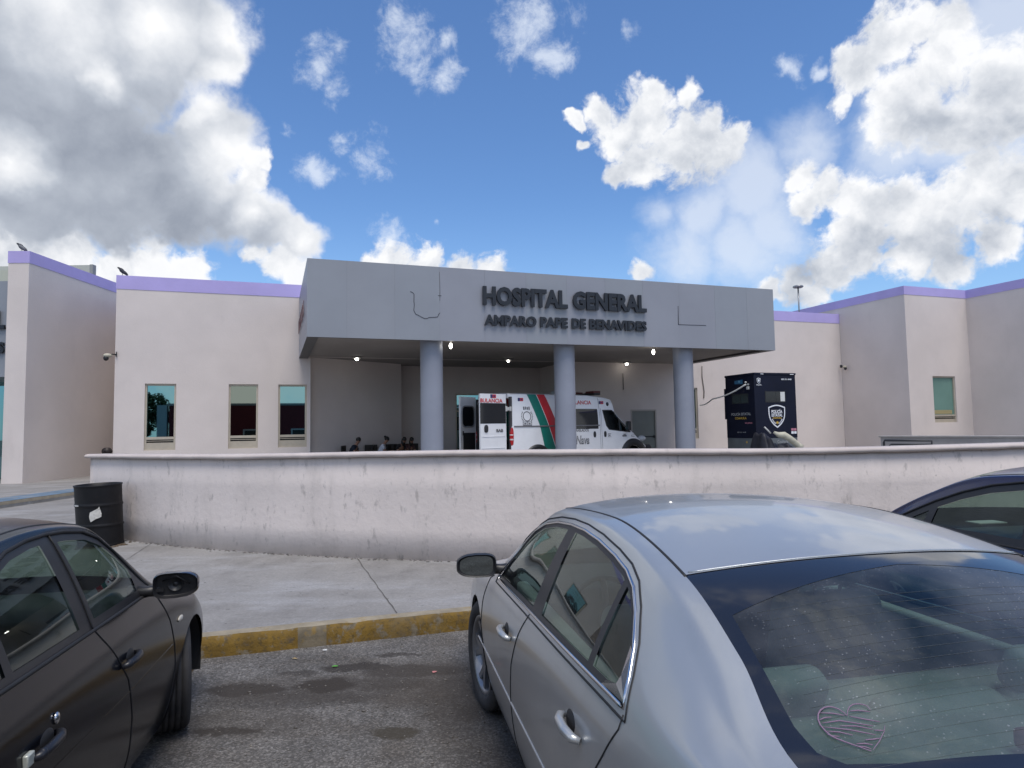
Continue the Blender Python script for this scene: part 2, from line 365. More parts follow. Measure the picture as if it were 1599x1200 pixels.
def skin(name, verts, edges, radii, mat, parent=None, sub=2, root=0):
    me = bpy.data.meshes.new(name); me.from_pydata([tuple(v) for v in verts], edges, []); o = bpy.data.objects.new(name, me); COL.objects.link(o)
    m = o.modifiers.new('s', 'SKIN'); m.use_smooth_shade = True
    sv_ = me.skin_vertices[0].data
    for i, r in enumerate(radii):
        r = r if isinstance(r, tuple) else (r, r); sv_[i].radius = r
    sv_[root].use_root = True
    s = o.modifiers.new('u', 'SUBSURF'); s.levels = sub; s.render_levels = sub
    dg = bpy.context.evaluated_depsgraph_get(); nm = bpy.data.meshes.new_from_object(o.evaluated_get(dg))
    bpy.data.objects.remove(o); nm.name = name; nm.materials.clear(); nm.materials.append(mat)
    for p in nm.polygons: p.use_smooth = True
    r = bpy.data.objects.new(name, nm); COL.objects.link(r)
    if parent: r.parent = parent
    return r

# ------------------------------------------------------------------ building frame (everything measured at K=1 is scaled away from the eye by K)
K = 1.2
e1 = V((math.cos(YAW_B), math.sin(YAW_B), 0)); e2 = V((-math.sin(YAW_B), math.cos(YAW_B), 0)); UP = V((0, 0, 1))
def bz(z): return H + K*(z-H)
def BP(a, b, z=None): return e1*(a*K) + e2*(b*K) + UP*(bz(z) if z is not None else 0)
FC = .27                                       # forecourt level
def bframe(a, b, z=0.): return frame(e1*(a*K)+e2*(b*K)+UP*z, e1)   # local x = along facade, local y = away from camera

# ------------------------------------------------------------------ GROUND
def spots_nodes(m, spots, base_socket, colr, amt=.85):
    nt = m.node_tree; p = nt.nodes['Principled BSDF']; t = nt.nodes.new('ShaderNodeTexCoord')
    n = nt.nodes.new('ShaderNodeTexNoise'); n.inputs['Scale'].default_value = 5.5; n.inputs['Detail'].default_value = 9; n.inputs['Roughness'].default_value = .80; nt.links.new(t.outputs['Object'], n.inputs['Vector'])
    wv = nt.nodes.new('ShaderNodeVectorMath'); wv.operation = 'MULTIPLY_ADD'; nt.links.new(n.outputs['Color'], wv.inputs[0]); wv.inputs[1].default_value = (.30,)*3; wv.inputs[2].default_value = (-.15,)*3
    ad = nt.nodes.new('ShaderNodeVectorMath'); ad.operation = 'ADD'; nt.links.new(t.outputs['Object'], ad.inputs[0]); nt.links.new(wv.outputs[0], ad.inputs[1])
    acc = None
    for (x, y, rx, ry, k) in spots:
        mp = nt.nodes.new('ShaderNodeMapping'); mp.inputs['Location'].default_value = (-x/rx, -y/ry, 0); mp.inputs['Scale'].default_value = (1/rx, 1/ry, 0); nt.links.new(ad.outputs[0], mp.inputs[0])
        ln = nt.nodes.new('ShaderNodeVectorMath'); ln.operation = 'LENGTH'; nt.links.new(mp.outputs[0], ln.inputs[0])
        mr = nt.nodes.new('ShaderNodeMapRange'); mr.interpolation_type = 'SMOOTHSTEP'; mr.inputs['From Min'].default_value = 1.12; mr.inputs['From Max'].default_value = .72; mr.inputs['To Max'].default_value = k; nt.links.new(ln.outputs['Value'], mr.inputs['Value'])
        if acc is None: acc = mr.outputs[0]
        else:
            q = nt.nodes.new('ShaderNodeMath'); q.operation = 'MAXIMUM'; nt.links.new(acc, q.inputs[0]); nt.links.new(mr.outputs[0], q.inputs[1]); acc = q.outputs[0]
    mx = nt.nodes.new('ShaderNodeMix'); mx.data_type = 'RGBA'; nt.links.new(acc, mx.inputs[0]); nt.links.new(base_socket, mx.inputs[6]); mx.inputs[7].default_value = (*colr, 1)
    nt.links.new(mx.outputs[2], p.inputs['Base Color']); return mx.outputs[2]
ASPH = M('worn_asphalt', (.128, .121, .113), .93, var=.25, vs=1.6, bump=1.0, bs=70,
         stain=[((.27, .26, .25), 95, .57, .66, .55, None), ((.04, .037, .034), 60, .54, .66, .65, None), ((.22, .21, .195), 28, .56, .70, .45, None), ((.085, .073, .06), 2.2, .44, .68, .6, None), ((.075, .067, .058), 9, .52, .68, .45, None), ((.19, .185, .18), .8, .55, .8, .4, None)])
base = [l.from_socket for l in ASPH.node_tree.links if l.to_socket.name == 'Base Color'][0]
def aggregate(m, sock, sc, lo, hi):
    nt = m.node_tree; t = nt.nodes.new('ShaderNodeTexCoord'); v = nt.nodes.new('ShaderNodeTexVoronoi'); v.inputs['Scale'].default_value = sc; nt.links.new(t.outputs['Object'], v.inputs['Vector'])
    sp_ = nt.nodes.new('ShaderNodeSeparateColor'); nt.links.new(v.outputs['Color'], sp_.inputs[0]); pw_ = nt.nodes.new('ShaderNodeMath'); pw_.operation = 'POWER'; nt.links.new(sp_.outputs[0], pw_.inputs[0]); pw_.inputs[1].default_value = 2.2
    mr = nt.nodes.new('ShaderNodeMapRange'); mr.inputs['To Min'].default_value = lo; mr.inputs['To Max'].default_value = hi; nt.links.new(pw_.outputs[0], mr.inputs['Value'])
    ml = nt.nodes.new('ShaderNodeVectorMath'); ml.operation = 'SCALE'; nt.links.new(sock, ml.inputs[0]); nt.links.new(mr.outputs[0], ml.inputs['Scale']); nt.links.new(ml.outputs[0], nt.nodes['Principled BSDF'].inputs['Base Color']); return ml.outputs[0]
base = aggregate(ASPH, base, 90, .68, 1.75)
b2 = spots_nodes(ASPH, [(-1.80,4.60,.30,.13,.85),(-1.30,4.66,.22,.15,.95),(-1.15,5.0,.30,.09,.8),(-.75,4.9,.40,.13,.7),(-1.0,4.68,.5,.12,.5),(-1.69,4.0,.22,.07,.8),(-1.5,4.42,.6,.14,.5),(-.9,5.25,.2,.05,.7),(-1.55,4.9,.16,.06,.6),(-.35,4.4,.35,.4,.45)], base, (.020, .015, .011))
b2 = spots_nodes(ASPH, [(-.70, 3.93, .155, .10, .85)], b2, (.045, .037, .024))
spots_nodes(ASPH, [(-1.35, 4.62, .9, .26, .42), (-1.6, 4.1, .5, .22, .4), (-.6, 4.7, .6, .45, .5), (-.1, 4.2, .5, .7, .45)], b2, (.050, .040, .031))
CONC = M('pavement_concrete', (.245, .236, .225), .9, var=.10, vs=.8, bump=.35, bs=45,
         stain=[((.145, .137, .13), 1.8, .46, .72, .55, (1, .45, 1)), ((.34, .34, .345), 1.4, .46, .70, .6, (.5, 1.4, 1)), ((.13, .125, .12), 7, .56, .72, .45, (.5, 1.3, 1)), ((.05, .046, .042), 16, .655, .70, .9, (.8, 1.2, 1)), ((.09, .085, .08), 45, .62, .70, .6, None)])
cbase = [l.from_socket for l in CONC.node_tree.links if l.to_socket.name == 'Base Color'][0]
aggregate(CONC, cbase, 60, .93, 1.12)
kd = V((math.cos(R_(17.6)), math.sin(R_(17.6)), 0)); kn = V((-kd.y, kd.x, 0)); K0 = V((-2.42, 5.22, 0))
bm = bmesh.new(); quad(bm, [V((-220, -220, 0)), V((220, -220, 0)), V((220, 260, 0)), V((-220, 260, 0))])
tag(obj('asphalt_road', bm, ASPH), kind='structure')
KX = frame(K0, kd)
bm = bmesh.new(); box(bm, -200, 200, .16, 190, -.2, .15, X=KX)
tag(obj('concrete_sidewalk', bm, CONC), kind='structure')
KERB = M('kerb_concrete_worn_yellow_paint', (.155, .092, .012), .85, var=.25, vs=6, bump=.8, bs=30,
         stain=[((.17, .15, .115), 11, .52, .62, .8, None), ((.06, .045, .02), 26, .52, .64, .6, None), ((.07, .06, .05), 9, .52, .70, .7, None), ((.13, .11, .075), 1.7, .52, .70, .6, None), ((.25, .155, .02), 3, .55, .7, .5, None)])
KTOP = M('kerb_top_concrete', (.26, .225, .165), .9, var=.2, vs=5, bump=.5, bs=30, stain=[((.25, .16, .03), 8, .55, .66, .45, None), ((.10, .09, .08), 10, .6, .72, .6, None)])
GP = M('kerb_repair_patch', (.15, .125, .085), .9, var=.2, vs=12, bump=.5, bs=30, stain=[((.22, .14, .03), 9, .56, .66, .7, None)])
bm = bmesh.new()
xs = [-60+.11*i for i in range(0, 1100)]
prev = None
for i, x in enumerate(xs):
    j1, j2, j3 = (random.uniform(-.006, .006) for _ in range(3))
    if random.random() < .06: j3 -= .016
    row = [V((x, 0+j1, -.05)), V((x, .008+j1, .08)), V((x, .022+j2, .132+j3)), V((x, .045+j2, .152+j3*.4)), V((x, .158, .156))]
    row = [bm.verts.new(KX @ p) for p in row]
    if prev:
        for k in range(4):
            f = bm.faces.new((prev[k], row[k], row[k+1], prev[k+1])); f.smooth = True
            f.material_index = 1 if k == 3 else (2 if (k < 3 and (.80 < x < .94)) else 0)
    prev = row
tag(obj('kerb', bm, [KERB, KTOP, GP]), kind='structure')
bm = bmesh.new()
JT = M('joint_dirt', (.10, .092, .085), .95)
def strip(bm, p, q, w, z, wob=.006):
    p, q = V((*p, 0)), V((*q, 0)); d = (q-p); n = V((-d.y, d.x, 0)).normalized(); m = max(2, int(d.length/.12)); pv = None
    for i in range(m+1):
        c_ = p+d*(i/m) + n*random.uniform(-wob, wob); ww = w*random.uniform(.5, 1.2)
        r = (bm.verts.new(V((c_.x-n.x*ww, c_.y-n.y*ww, z))), bm.verts.new(V((c_.x+n.x*ww, c_.y+n.y*ww, z))))
        if pv: bm.faces.new((pv[0], r[0], r[1], pv[1]))
        pv = r
strip(bm, (-1.93, 8.33), (-1.02, 5.86), .006, .154); strip(bm, (-5.2, 9.7), (-4.2, 6.2), .004, .154); strip(bm, (3.2, 7.7), (3.2, 7.1), .01, .154)
ang = [R_(x) for x in range(-130, -60, 2)]
tag(obj('pavement_joints', bm, JT), kind='structure')
# forecourt behind the wall (raised) and the platform with the blue edge on the left
FCM = M('forecourt_concrete', (.30, .29, .28), .9, var=.1, vs=.7, bump=.3, bs=40)
CX, CY, RW = 2.5, 23.65, 15.9
def arc(a, r): return V((CX + r*math.sin(a), CY - r*math.cos(a), 0))
A0 = math.atan2(-6.72-CX, CY-10.70); A1 = R_(36)
bm = bmesh.new()
pts = [arc(A0+(A1-A0)*i/40, RW-.1) for i in range(41)] + [V((20, 30, 0)), V((12, 34, 0)), V((-9, 34, 0)), V((-9.2, 18, 0)), V((-7.2, 12.2, 0))]
prism(bm, [(p.x, p.y) for p in pts], .10, FC)
tag(obj('forecourt_pavement', bm, FCM), kind='structure')
BLUE = M('blue_kerb_paint', (.11, .17, .235), .8, var=.2, vs=3, stain=[((.30, .29, .28), 5, .5, .68, .6, None)])
CREAM = M('cream_kerb_paint', (.36, .31, .23), .85, var=.12, vs=5)
bm = bmesh.new()
pl = [(-11.25, 13.2), (-11.03, 17.0), (-10.98, 19.2), (-12.7, 24.5), (-22, 24.5), (-22, 13.2)]
prism(bm, pl, .14, .292)
for i in range(2):
    p, q = V((*pl[i], 0)), V((*pl[i+1], 0)); n = V((q.y-p.y, -(q.x-p.x), 0)).normalized()
    quad(bm, [p-n*.75+UP*.297, p+UP*.297, q+UP*.297, q-n*.75+UP*.297], 1)
    a_, b_ = p+n*.004, q+n*.004
    quad(bm, [a_+UP*.22, b_+UP*.22, b_+UP*.293, a_+UP*.293], 2)
tag(obj('raised_walkway', bm, [CONC, BLUE, CREAM]), kind='structure')

# ------------------------------------------------------------------ RETAINING WALL with rounded cap
rw = empty('retaining_wall', arc((A0+A1)/2, RW), 0, 'long curved white plaster wall with rounded cap in front of the hospital forecourt', 'wall')
hts = [(-9e9, 1.345), (A0, 1.345), (-.40, 1.36), (-.28, 1.385), (-.20, 1.395), (-.06, 1.385), (.03, 1.365), (.12, 1.365), (.24, 1.375), (9e9, 1.375)]
def ht(a):
    for (p, q) in zip(hts, hts[1:]):
        if p[0] <= a <= q[0] and q[0] < 1e9 and p[0] > -1e9: return p[1]+(q[1]-p[1])*(a-p[0])/(q[0]-p[0])
    return hts[0][1] if a < A0 else hts[-1][1]
bm = bmesh.new(); cb = bmesh.new(); n = 150; pw = pc = None
th = .22
for i in range(n+1):
    a = A0+(A1-A0)*i/n; h = ht(a); jw = random.uniform(-.004, .004)
    rows = [(RW+jw, .10), (RW+jw, .5), (RW+jw*.5, 1.0), (RW, h), (RW-th, h), (RW-th, .1)]
    r = [bm.verts.new(arc(a, q)+UP*z) for q, z in rows]
    if pw:
        for k in range(6): bm.faces.new((pw[k], r[k], r[(k+1) % 6], pw[(k+1) % 6])).smooth = k < 3
    else: bm.faces.new(r[::-1])
    pw = r
    js = random.uniform(-.003, .003)
    rows = [(RW-.02, h+.002), (RW+.045, h+.004+js), (RW+.066, h+.022+js), (RW+.066, h+.043+js), (RW+.045, h+.062), (RW, h+.068), (RW-th-.045, h+.066), (RW-th-.065, h+.035), (RW-th-.045, h+.004)]
    aa = A0+(A1-A0)*(i if i else -.5)/n
    r = [cb.verts.new(arc(aa, q)+UP*z) for q, z in rows]
    if pc:
        for k in range(9): cb.faces.new((pc[k], r[k], r[(k+1) % 9], pc[(k+1) % 9])).smooth = True
    else: cb.faces.new(r[::-1])
    pc = r
bm.faces.new(pw); cb.faces.new(pc)
obj('wall_face', bm, WALLM, rw, world=True); obj('cap', cb, CAPM, rw, world=True)
# crumbs and weeds of dirt along the wall foot
bm = bmesh.new()
for i in range(420):
    a = random.uniform(A0, .35); p = arc(a, RW+abs(random.gauss(0, .03))+.01); s = random.uniform(.004, .014)*(1.6 if a < A0+.06 else 1)
    blob(bm, (p.x, p.y, .152), (s*1.6, s*1.3, s*.7), seg=5, rings=3, jit=.3)
for i in range(900):
    x = random.uniform(-2.6, .2); y = random.uniform(3.2, 6.0); s = random.uniform(.003, .008)*(1.4 if random.random() < .1 else 1)
    if (V((x, y, 0))-K0).dot(kn) > -.03: continue
    blob(bm, (x, y, s*.3), (s*1.3, s, s*.6), seg=5, rings=3, jit=.3)
tag(obj('gravel', bm, M('pebble_grit', (.15, .14, .13), .95, var=.5, vs=40)), 'loose grit and crumbs on the asphalt and along the foot of the wall', 'gravel', kind='stuff')
LEAF = M('green_wrapper', (.10, .32, .05), .6)
def scrap(px, py, z, s, mt, name, lab, cat):
    p = onz(px, py, z); bm = bmesh.new(); m = 7
    top = [V((s*random.uniform(.6, 1.2)*math.cos(2*math.pi*k/m), s*.6*random.uniform(.6, 1.2)*math.sin(2*math.pi*k/m), random.uniform(.002, .010))) for k in range(m)]
    c_ = bm.verts.new((0, 0, .012)); vv = [bm.verts.new(q) for q in top]
    for k in range(m): bm.faces.new((c_, vv[k], vv[(k+1) % m]))
    o = obj(name, bm, mt); o.location = (p.x, p.y, z+.002); tag(o, lab, cat)
scrap(523, 1042, 0, .028, LEAF, 'wrapper', 'small bright green wrapper on the asphalt between the two cars', 'litter')
scrap(506, 1017, 0, .024, M('paper', (.6, .6, .58), .8), 'paper_scrap', 'white paper scrap on the asphalt close to the yellow kerb', 'litter')
scrap(460, 1030, 0, .022, M('straw_litter', (.42, .30, .13), .8), 'dry_leaf', 'dry tan leaf on the asphalt below the yellow kerb', 'litter')
scrap(678, 1051, 0, .02, M('pink_paper', (.5, .2, .2), .8), 'paper_scrap', 'pinkish paper scrap on the asphalt near the silver car front wheel', 'litter')

# ------------------------------------------------------------------ HOSPITAL BUILDING
PB = M('aluminium_composite_panel_weathered', (.27, .287, .318), .42, var=.04, vs=.6, metal=.15, spec=.4, bump=.03, bs=2)
PC_ = M('aluminium_composite_panel_lilac_tint', (.278, .288, .324), .42, var=.04, vs=.6, metal=.15, spec=.4, bump=.03, bs=2)
SEAM = M('panel_seam_sealant', (.215, .225, .25), .7)
DOORM = M('grey_green_steel_door', (.20, .215, .195), .5, var=.05, vs=2)
def k(v): return v*K
def window(parent, X, u0, u1, z0, z1, pane=WGL, depth=.10, split=.80, name='window'):
    """aluminium window: glass above, rail, dark slot and louvre panel below (frame X: x along wall, y into wall)"""
    g0 = z1-(z1-z0)*split; f = .06; bm = bmesh.new()
    y0, y1 = depth-.05, depth+.03
    box(bm, u0, u0+f, y0, y1, z0, z1, X=X); box(bm, u1-f, u1, y0, y1, z0, z1, X=X)
    box(bm, u0+f, u1-f, y0, y1, z1-f, z1, X=X); box(bm, u0+f, u1-f, y0-.01, y1, g0-.085, g0, X=X); box(bm, u0+f, u1-f, y0, y1, z0, z0+.03, X=X)
    w = obj(name, bm, ALU, parent, world=True)
    bm = bmesh.new(); box(bm, u0+f, u1-f, depth+.005, depth+.015, g0, z1-f, X=X); obj('pane', bm, pane, w, world=True)
    bm = bmesh.new(); zt = g0-.085
    box(bm, u0+f, u1-f, depth+.035, depth+.045, z0+.03, zt, mat=1, X=X)  # black backing sheet stands in for the shade inside the slot
    box(bm, u0+f, u1-f, y0+.01, y0+.03, z0+.03, zt-.10, X=X); box(bm, u0+f, u1-f, y0+.008, y0+.034, zt-.055, zt-.035, X=X)
    obj('louvre', bm, [ALU, DARK], w, world=True)
    return w
hb = empty('hospital_building', BP(-3.9, 19.94), 0, 'cream stucco hospital block with lavender parapet running behind the grey canopy', 'building')
ZT, ZB = bz(5.92), bz(5.555)
XF = bframe(0, 19.94)
bm = bmesh.new()
wl = [(-3.19, -2.44), (-1.14, -.38), (.15, .92)]; wz0, wz1 = bz(1.28), bz(3.05)
wall(bm, XF, k(-3.9), k(1.01), 0, ZB, .25, [(k(a), k(b), wz0, wz1) for a, b in wl])
obj('front_wall', bm, STUCCO, hb, world=True)
for a, b in wl: window(hb, XF, k(a), k(b), wz0, wz1, WGG if a == -1.14 else WGL)
bm = bmesh.new(); RA = 20.65
wall(bm, XF, k(9.26), k(RA), 0, ZB, .25, [(k(11.38), k(12.37), FC-.02, bz(2.275)), (k(13.3), k(14.06), bz(1.25), bz(3.03))])
obj('front_wall', bm, STUCCO, hb, world=True)
window(hb, XF, k(13.3), k(14.06), bz(1.25), bz(3.03))
bm = bmesh.new(); box(bm, k(1.01), k(9.26), 0, .25, bz(3.8)+.075, ZB, X=XF); obj('lintel_wall', bm, STUCCO, hb, world=True)
def seg(bm, a0, b0, a1, b1, z0, z1, th=.2, mat=0, holes=()):
    p, q = BP(a0, b0), BP(a1, b1); p.z = q.z = 0; X = frame(p, q-p); wall(bm, X, 0, (q-p).length, z0, z1, th, holes, mat); return X
bm = bmesh.new(); seg(bm, 1.01, 20.16, 3.95, 21.75, 0, bz(3.8)+.09); seg(bm, 3.95, 21.95, 3.95, 22.35, 0, bz(3.8)+.09); obj('splayed_wall', bm, STUCCO, hb, world=True)
bm = bmesh.new(); XE = bframe(0, 22.35); wall(bm, XE, k(3.95), k(9.26), 0, bz(3.8)+.09, .2, [(k(5.93), k(8.7), FC-.02, bz(2.93))]); obj('recess_wall', bm, STUCCO, hb, world=True)
bm = bmesh.new(); p, q = BP(9.26, 22.35), BP(9.26, 20.16); p.z = q.z = 0; X = frame(q, p-q); wall(bm, X, 0, (p-q).length, 0, bz(3.8)+.09, .2); obj('return_wall', bm, STUCCO, hb, world=True)
# glazed entrance
bm = bmesh.new(); u0, u1, zt = k(5.93), k(8.7), bz(2.93); f = .06
for a in (u0, u0+(u1-u0)/3-.03, u0+2*(u1-u0)/3-.03, u1-f): box(bm, a, a+f, .02, .09, FC, zt, X=XE)
for a in range(3):
    l_, r_ = (u0+f if a == 0 else u0+a*(u1-u0)/3+.03), (u1-f if a == 2 else u0+(a+1)*(u1-u0)/3-.03)
    box(bm, l_, r_, .02, .09, zt-f, zt, X=XE); box(bm, l_, r_, .02, .09, FC+2.15, FC+2.21, X=XE)
en = obj('entrance_door', bm, ALU, hb, world=True)
bm = bmesh.new(); box(bm, u0+.02, u1-.02, .05, .06, FC+.01, zt-.01, X=XE); obj('pane', bm, WGL, en, world=True)
# steel door
bm = bmesh.new(); d0, d1, dz = k(11.38), k(12.37), bz(2.275)
box(bm, d0, d0+.06, -.012, .12, FC, dz, 1, X=XF); box(bm, d1-.06, d1, -.012, .12, FC, dz, 1, X=XF); box(bm, d0+.06, d1-.06, -.012, .12, dz-.06, dz, 1, X=XF)
box(bm, d0+.06, d1-.06, .03, .07, FC, dz-.06, 0, X=XF)
dr = obj('steel_door', bm, [DOORM, M('cream_door_frame', (.42, .385, .345), .6)], hb, world=True)
bm = bmesh.new(); box(bm, d1-.60, d1-.10, -.015, .01, FC+1.0, FC+1.035, X=XF, bev=.008); blob(bm, (d1-.12, -.01, FC+1.02), (.045, .035, .06), X=XF, seg=10, rings=6); obj('handle', bm, BLK, dr, world=True)
# parapet bands
bm = bmesh.new(); box(bm, k(-3.9)-.012, k(1.6), -.012, .262, ZB, ZT, X=XF); box(bm, k(1.6), k(RA), -.012, .262, ZB, ZT, X=XF)
XL = frame(BP(-3.9, 19.94)*1, e2); XL.translation.z = 0
box(bm, .262, 8, -.012, .262, ZB, ZT, X=frame(XL.translation + e1*.25, e2))
obj('parapet', bm, LAV, hb, world=True)
bm = bmesh.new(); wall(bm, frame(XL.translation+e1*.25, e2), .25, 8, 0, ZB, .25); obj('side_wall', bm, STUCCO, hb, world=True)
bm = bmesh.new(); box(bm, k(-3.9)+.3, k(RA), .3, 8.5, ZB-.45, ZB-.3, X=XF); obj('roof', bm, M('roof_membrane', (.25, .24, .23), .9), hb, world=True)
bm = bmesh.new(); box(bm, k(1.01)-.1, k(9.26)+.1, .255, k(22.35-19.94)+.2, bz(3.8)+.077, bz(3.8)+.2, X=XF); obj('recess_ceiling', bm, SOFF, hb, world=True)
# corner bead along the wall corner, slightly paler than the stucco
bm = bmesh.new(); box(bm, k(1.01)-.03, k(1.01)+.005, -.004, .02, FC, bz(3.8)-.001, X=XF); obj('corner_bead', bm, M('corner_bead_paint', (.66, .61, .58), .7), hb, world=True)

# ------------------------------------------------------------------ CANOPY
cn = empty('entrance_canopy', BP(.7, 15.3), 0, 'flat grey panelled canopy on three round columns lettered HOSPITAL GENERAL', 'canopy')
Z0, Z1 = bz(3.8), bz(5.557); XC = bframe(0, 15.3); BK = k(19.94-15.3)-.004; A_, B_ = k(.7), k(13.45)
bm = bmesh.new()
sm = [k(v) for v in (.7, 1.56, 2.64, 3.70, 4.81, 5.89, 6.99, 8.08, 9.19, 10.31, 11.45, 12.52, 13.45)]
tones = [1, 0, 1, 2, 2, 0, 2, 0, 2, 2, 1, 0]
for i in range(12):
    P = lambda u, z, y=0.: XC @ V((u, y, z))
    a, b = sm[i]+.004, sm[i+1]-.004
    quad(bm, (P(a, Z0), P(b, Z0), P(b, Z1), P(a, Z1)), tones[i])
    if i: quad(bm, (P(sm[i]-.004, Z0, .002), P(sm[i]+.004, Z0, .002), P(sm[i]+.004, Z1, .002), P(sm[i]-.004, Z1, .002)), 3)
e_ = .004
quad(bm, (P(A_, Z0), P(A_+e_, Z0), P(A_+e_, Z1), P(A_, Z1)), 1); quad(bm, (P(B_-e_, Z0), P(B_, Z0), P(B_, Z1), P(B_-e_, Z1)), 1)
for u, s in ((A_, 1), (B_, -1)):
    y = 0
    for j in range(4):
        y2 = BK*(j+1)/4; q = (P(u, Z0, y), P(u, Z1, y), P(u, Z1, y2-.006), P(u, Z0, y2-.006)); quad(bm, q if s == 1 else q[::-1], 2 if j % 2 else 0)
        q = (P(u, Z0, y2-.006), P(u, Z1, y2-.006), P(u, Z1, y2), P(u, Z0, y2)); quad(bm, q if s == 1 else q[::-1], 3); y = y2
quad(bm, (P(A_, Z1), P(B_, Z1), P(B_, Z1, BK), P(A_, Z1, BK)), 1)
obj('fascia', bm, [PANEL, PB, PC_, SEAM], cn, world=True)
# underside: rim of the fascia, soffit set up inside it
bm = bmesh.new(); rw_ = .30; zs = Z0+.07
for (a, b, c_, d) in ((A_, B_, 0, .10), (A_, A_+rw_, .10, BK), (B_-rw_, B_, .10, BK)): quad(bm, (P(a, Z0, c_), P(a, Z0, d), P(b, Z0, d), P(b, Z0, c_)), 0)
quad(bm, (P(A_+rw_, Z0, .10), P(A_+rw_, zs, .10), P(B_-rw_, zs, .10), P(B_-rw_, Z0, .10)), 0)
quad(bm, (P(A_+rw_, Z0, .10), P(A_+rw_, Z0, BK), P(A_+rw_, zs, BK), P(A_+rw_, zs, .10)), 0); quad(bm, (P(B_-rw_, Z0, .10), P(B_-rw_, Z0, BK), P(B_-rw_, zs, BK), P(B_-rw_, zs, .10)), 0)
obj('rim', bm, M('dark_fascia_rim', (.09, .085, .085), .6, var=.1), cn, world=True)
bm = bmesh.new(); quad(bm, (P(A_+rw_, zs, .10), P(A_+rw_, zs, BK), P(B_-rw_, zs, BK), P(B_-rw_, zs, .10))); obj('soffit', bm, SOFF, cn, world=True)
for a in (3.60, 7.10, 10.69):
    bm = bmesh.new(); c_ = BP(a, 15.78); r = .325
    lathe(bm, [(r, .1), (r, FC), (r, 1.2), (r, 2.4), (r, 3.4), (r, zs+.01)], 48, X=Matrix.Translation((c_.x, c_.y, 0)))
    o = obj('column', bm, COLM, cn, world=True)
bm = bmesh.new()
XT = bframe(0, 15.3)
def word(s, a0, a1, z0, z1, off, dep=.075, bm=bm):
    text_bm(s, XT @ Matrix.Translation((k(a0), -.035, bz(z0))), w=k(a1-a0), h=k(z1-z0), depth=dep, offset=off, bm=bm)
word('HOSPITAL', 4.75, 6.98, 4.72, 5.145, .042); word('GENERAL', 7.13, 9.25, 4.72, 5.145, .042)
obj('lettering', bm, CHAR, cn, world=True)
bm = bmesh.new()
for s, a0, a1 in (('AMPARO', 4.78, 6.13), ('PAPE', 6.23, 6.975), ('DE', 7.09, 7.48), ('BENAVIDES', 7.58, 9.24)): word(s, a0, a1, 4.215, 4.455, .045, .06, bm)
obj('lettering', bm, CHAR, cn, world=True)
RED_S = M('dark_red_sign_paint', (.13, .055, .06), .5)
bm = text_bm('URGENCIAS', frame(BP(.7, 19.6)*1 + UP*0, -e2) @ Matrix.Translation((0, -.03, 0)), w=k(3.3), h=.50, depth=.01, offset=-.01)
for v in bm.verts: v.co.z += bz(4.42)-BP(.7, 19.6).z*0
o = obj('side_lettering', bm, RED_S, cn, world=True)
bm = bmesh.new()
CRK = [(3.00, 4.93), (3.06, 4.91), (3.09, 4.87), (3.085, 4.70), (3.095, 4.62), (3.08, 4.49), (3.13, 4.40), (3.19, 4.38), (3.26, 4.34), (3.33, 4.31), (3.40, 4.315), (3.44, 4.34), (3.51, 4.345), (3.58, 4.35), (3.65, 4.36), (3.67, 4.42), (3.70, 4.46)]
tube(bm, [XT @ V((k(a), -.002, bz(z))) for a, z in CRK], .010, 5); tube(bm, [XT @ V((k(a), -.002, bz(z))) for a, z in ((3.705, 4.75), (3.71, 5.0), (3.70, 5.44))], .006, 5)
tube(bm, [XT @ V((k(a), -.002, bz(z))) for a, z in ((3.66, 4.87), (3.74, 4.87))], .008, 5)
obj('removed_emblem_outline', bm, M('dark_outline_sealant', (.06, .065, .08), .8), cn, world=True); bm = bmesh.new(); tube(bm, [XT @ V((k(a), -.002, bz(z))) for a, z in ((10.27, 4.93), (10.26, 4.425))], .012, 5); tube(bm, [XT @ V((k(a), -.002, bz(z))) for a, z in ((10.26, 4.425), (11.14, 4.432))], .010, 5)
obj('removed_emblem_outline', bm, M('dark_outline_sealant', (.06, .065, .08), .8), cn, world=True)  # dark colour of the outline left by the removed emblem

# lamps under the canopy
BULB = M('lit_bulb', (1, 1, 1), .4, emit=((1, .96, .88), 14))
LB_ = M('lamp_base_porcelain', (.25, .24, .22), .5)
def lamp(a, b, z, kind, lab):
    p = BP(a, b); e = empty('ceiling_lamp', (p.x, p.y, z), 0, lab, 'lamp', 'lamps under the canopy')
    if kind == 0:
        bm = bmesh.new(); lathe(bm, [(.07, 0), (.07, -.03), (.035, -.05), (.03, -.09)], 16, caps=True); obj('lamp_base', bm, LB_, e)
        bm = bmesh.new(); blob(bm, (0, 0, -.16), (.045, .045, .085)); obj('bulb', bm, BULB, e)
    else:
        bm = bmesh.new(); lathe(bm, [(.17, 0), (.17, -.03), (.15, -.06)], 20, caps=True); obj('lamp_base', bm, LB_, e)
        bm = bmesh.new(); blob(bm, (.0, 0, -.09), (.06, .06, .05) if kind == 1 else (.045, .045, .04)); obj('bulb', bm, BULB, e)
lamp(4.04, 15.62, zs, 0, 'lit white bulb under the canopy front edge beside the left column')
lamp(9.76, 15.78, zs, 0, 'lit white bulb under the canopy front edge beside the right column')
lamp(2.29, 19.70, zs, 1, 'lit lamp on a dark base on the canopy ceiling above the seated people')
lamp(6.84, 19.40, zs, 2, 'faint small lit lamp on the canopy ceiling above the ambulance rear')
lamp(11.10, 19.62, zs, 1, 'lit lamp near the wall above the grey steel door')
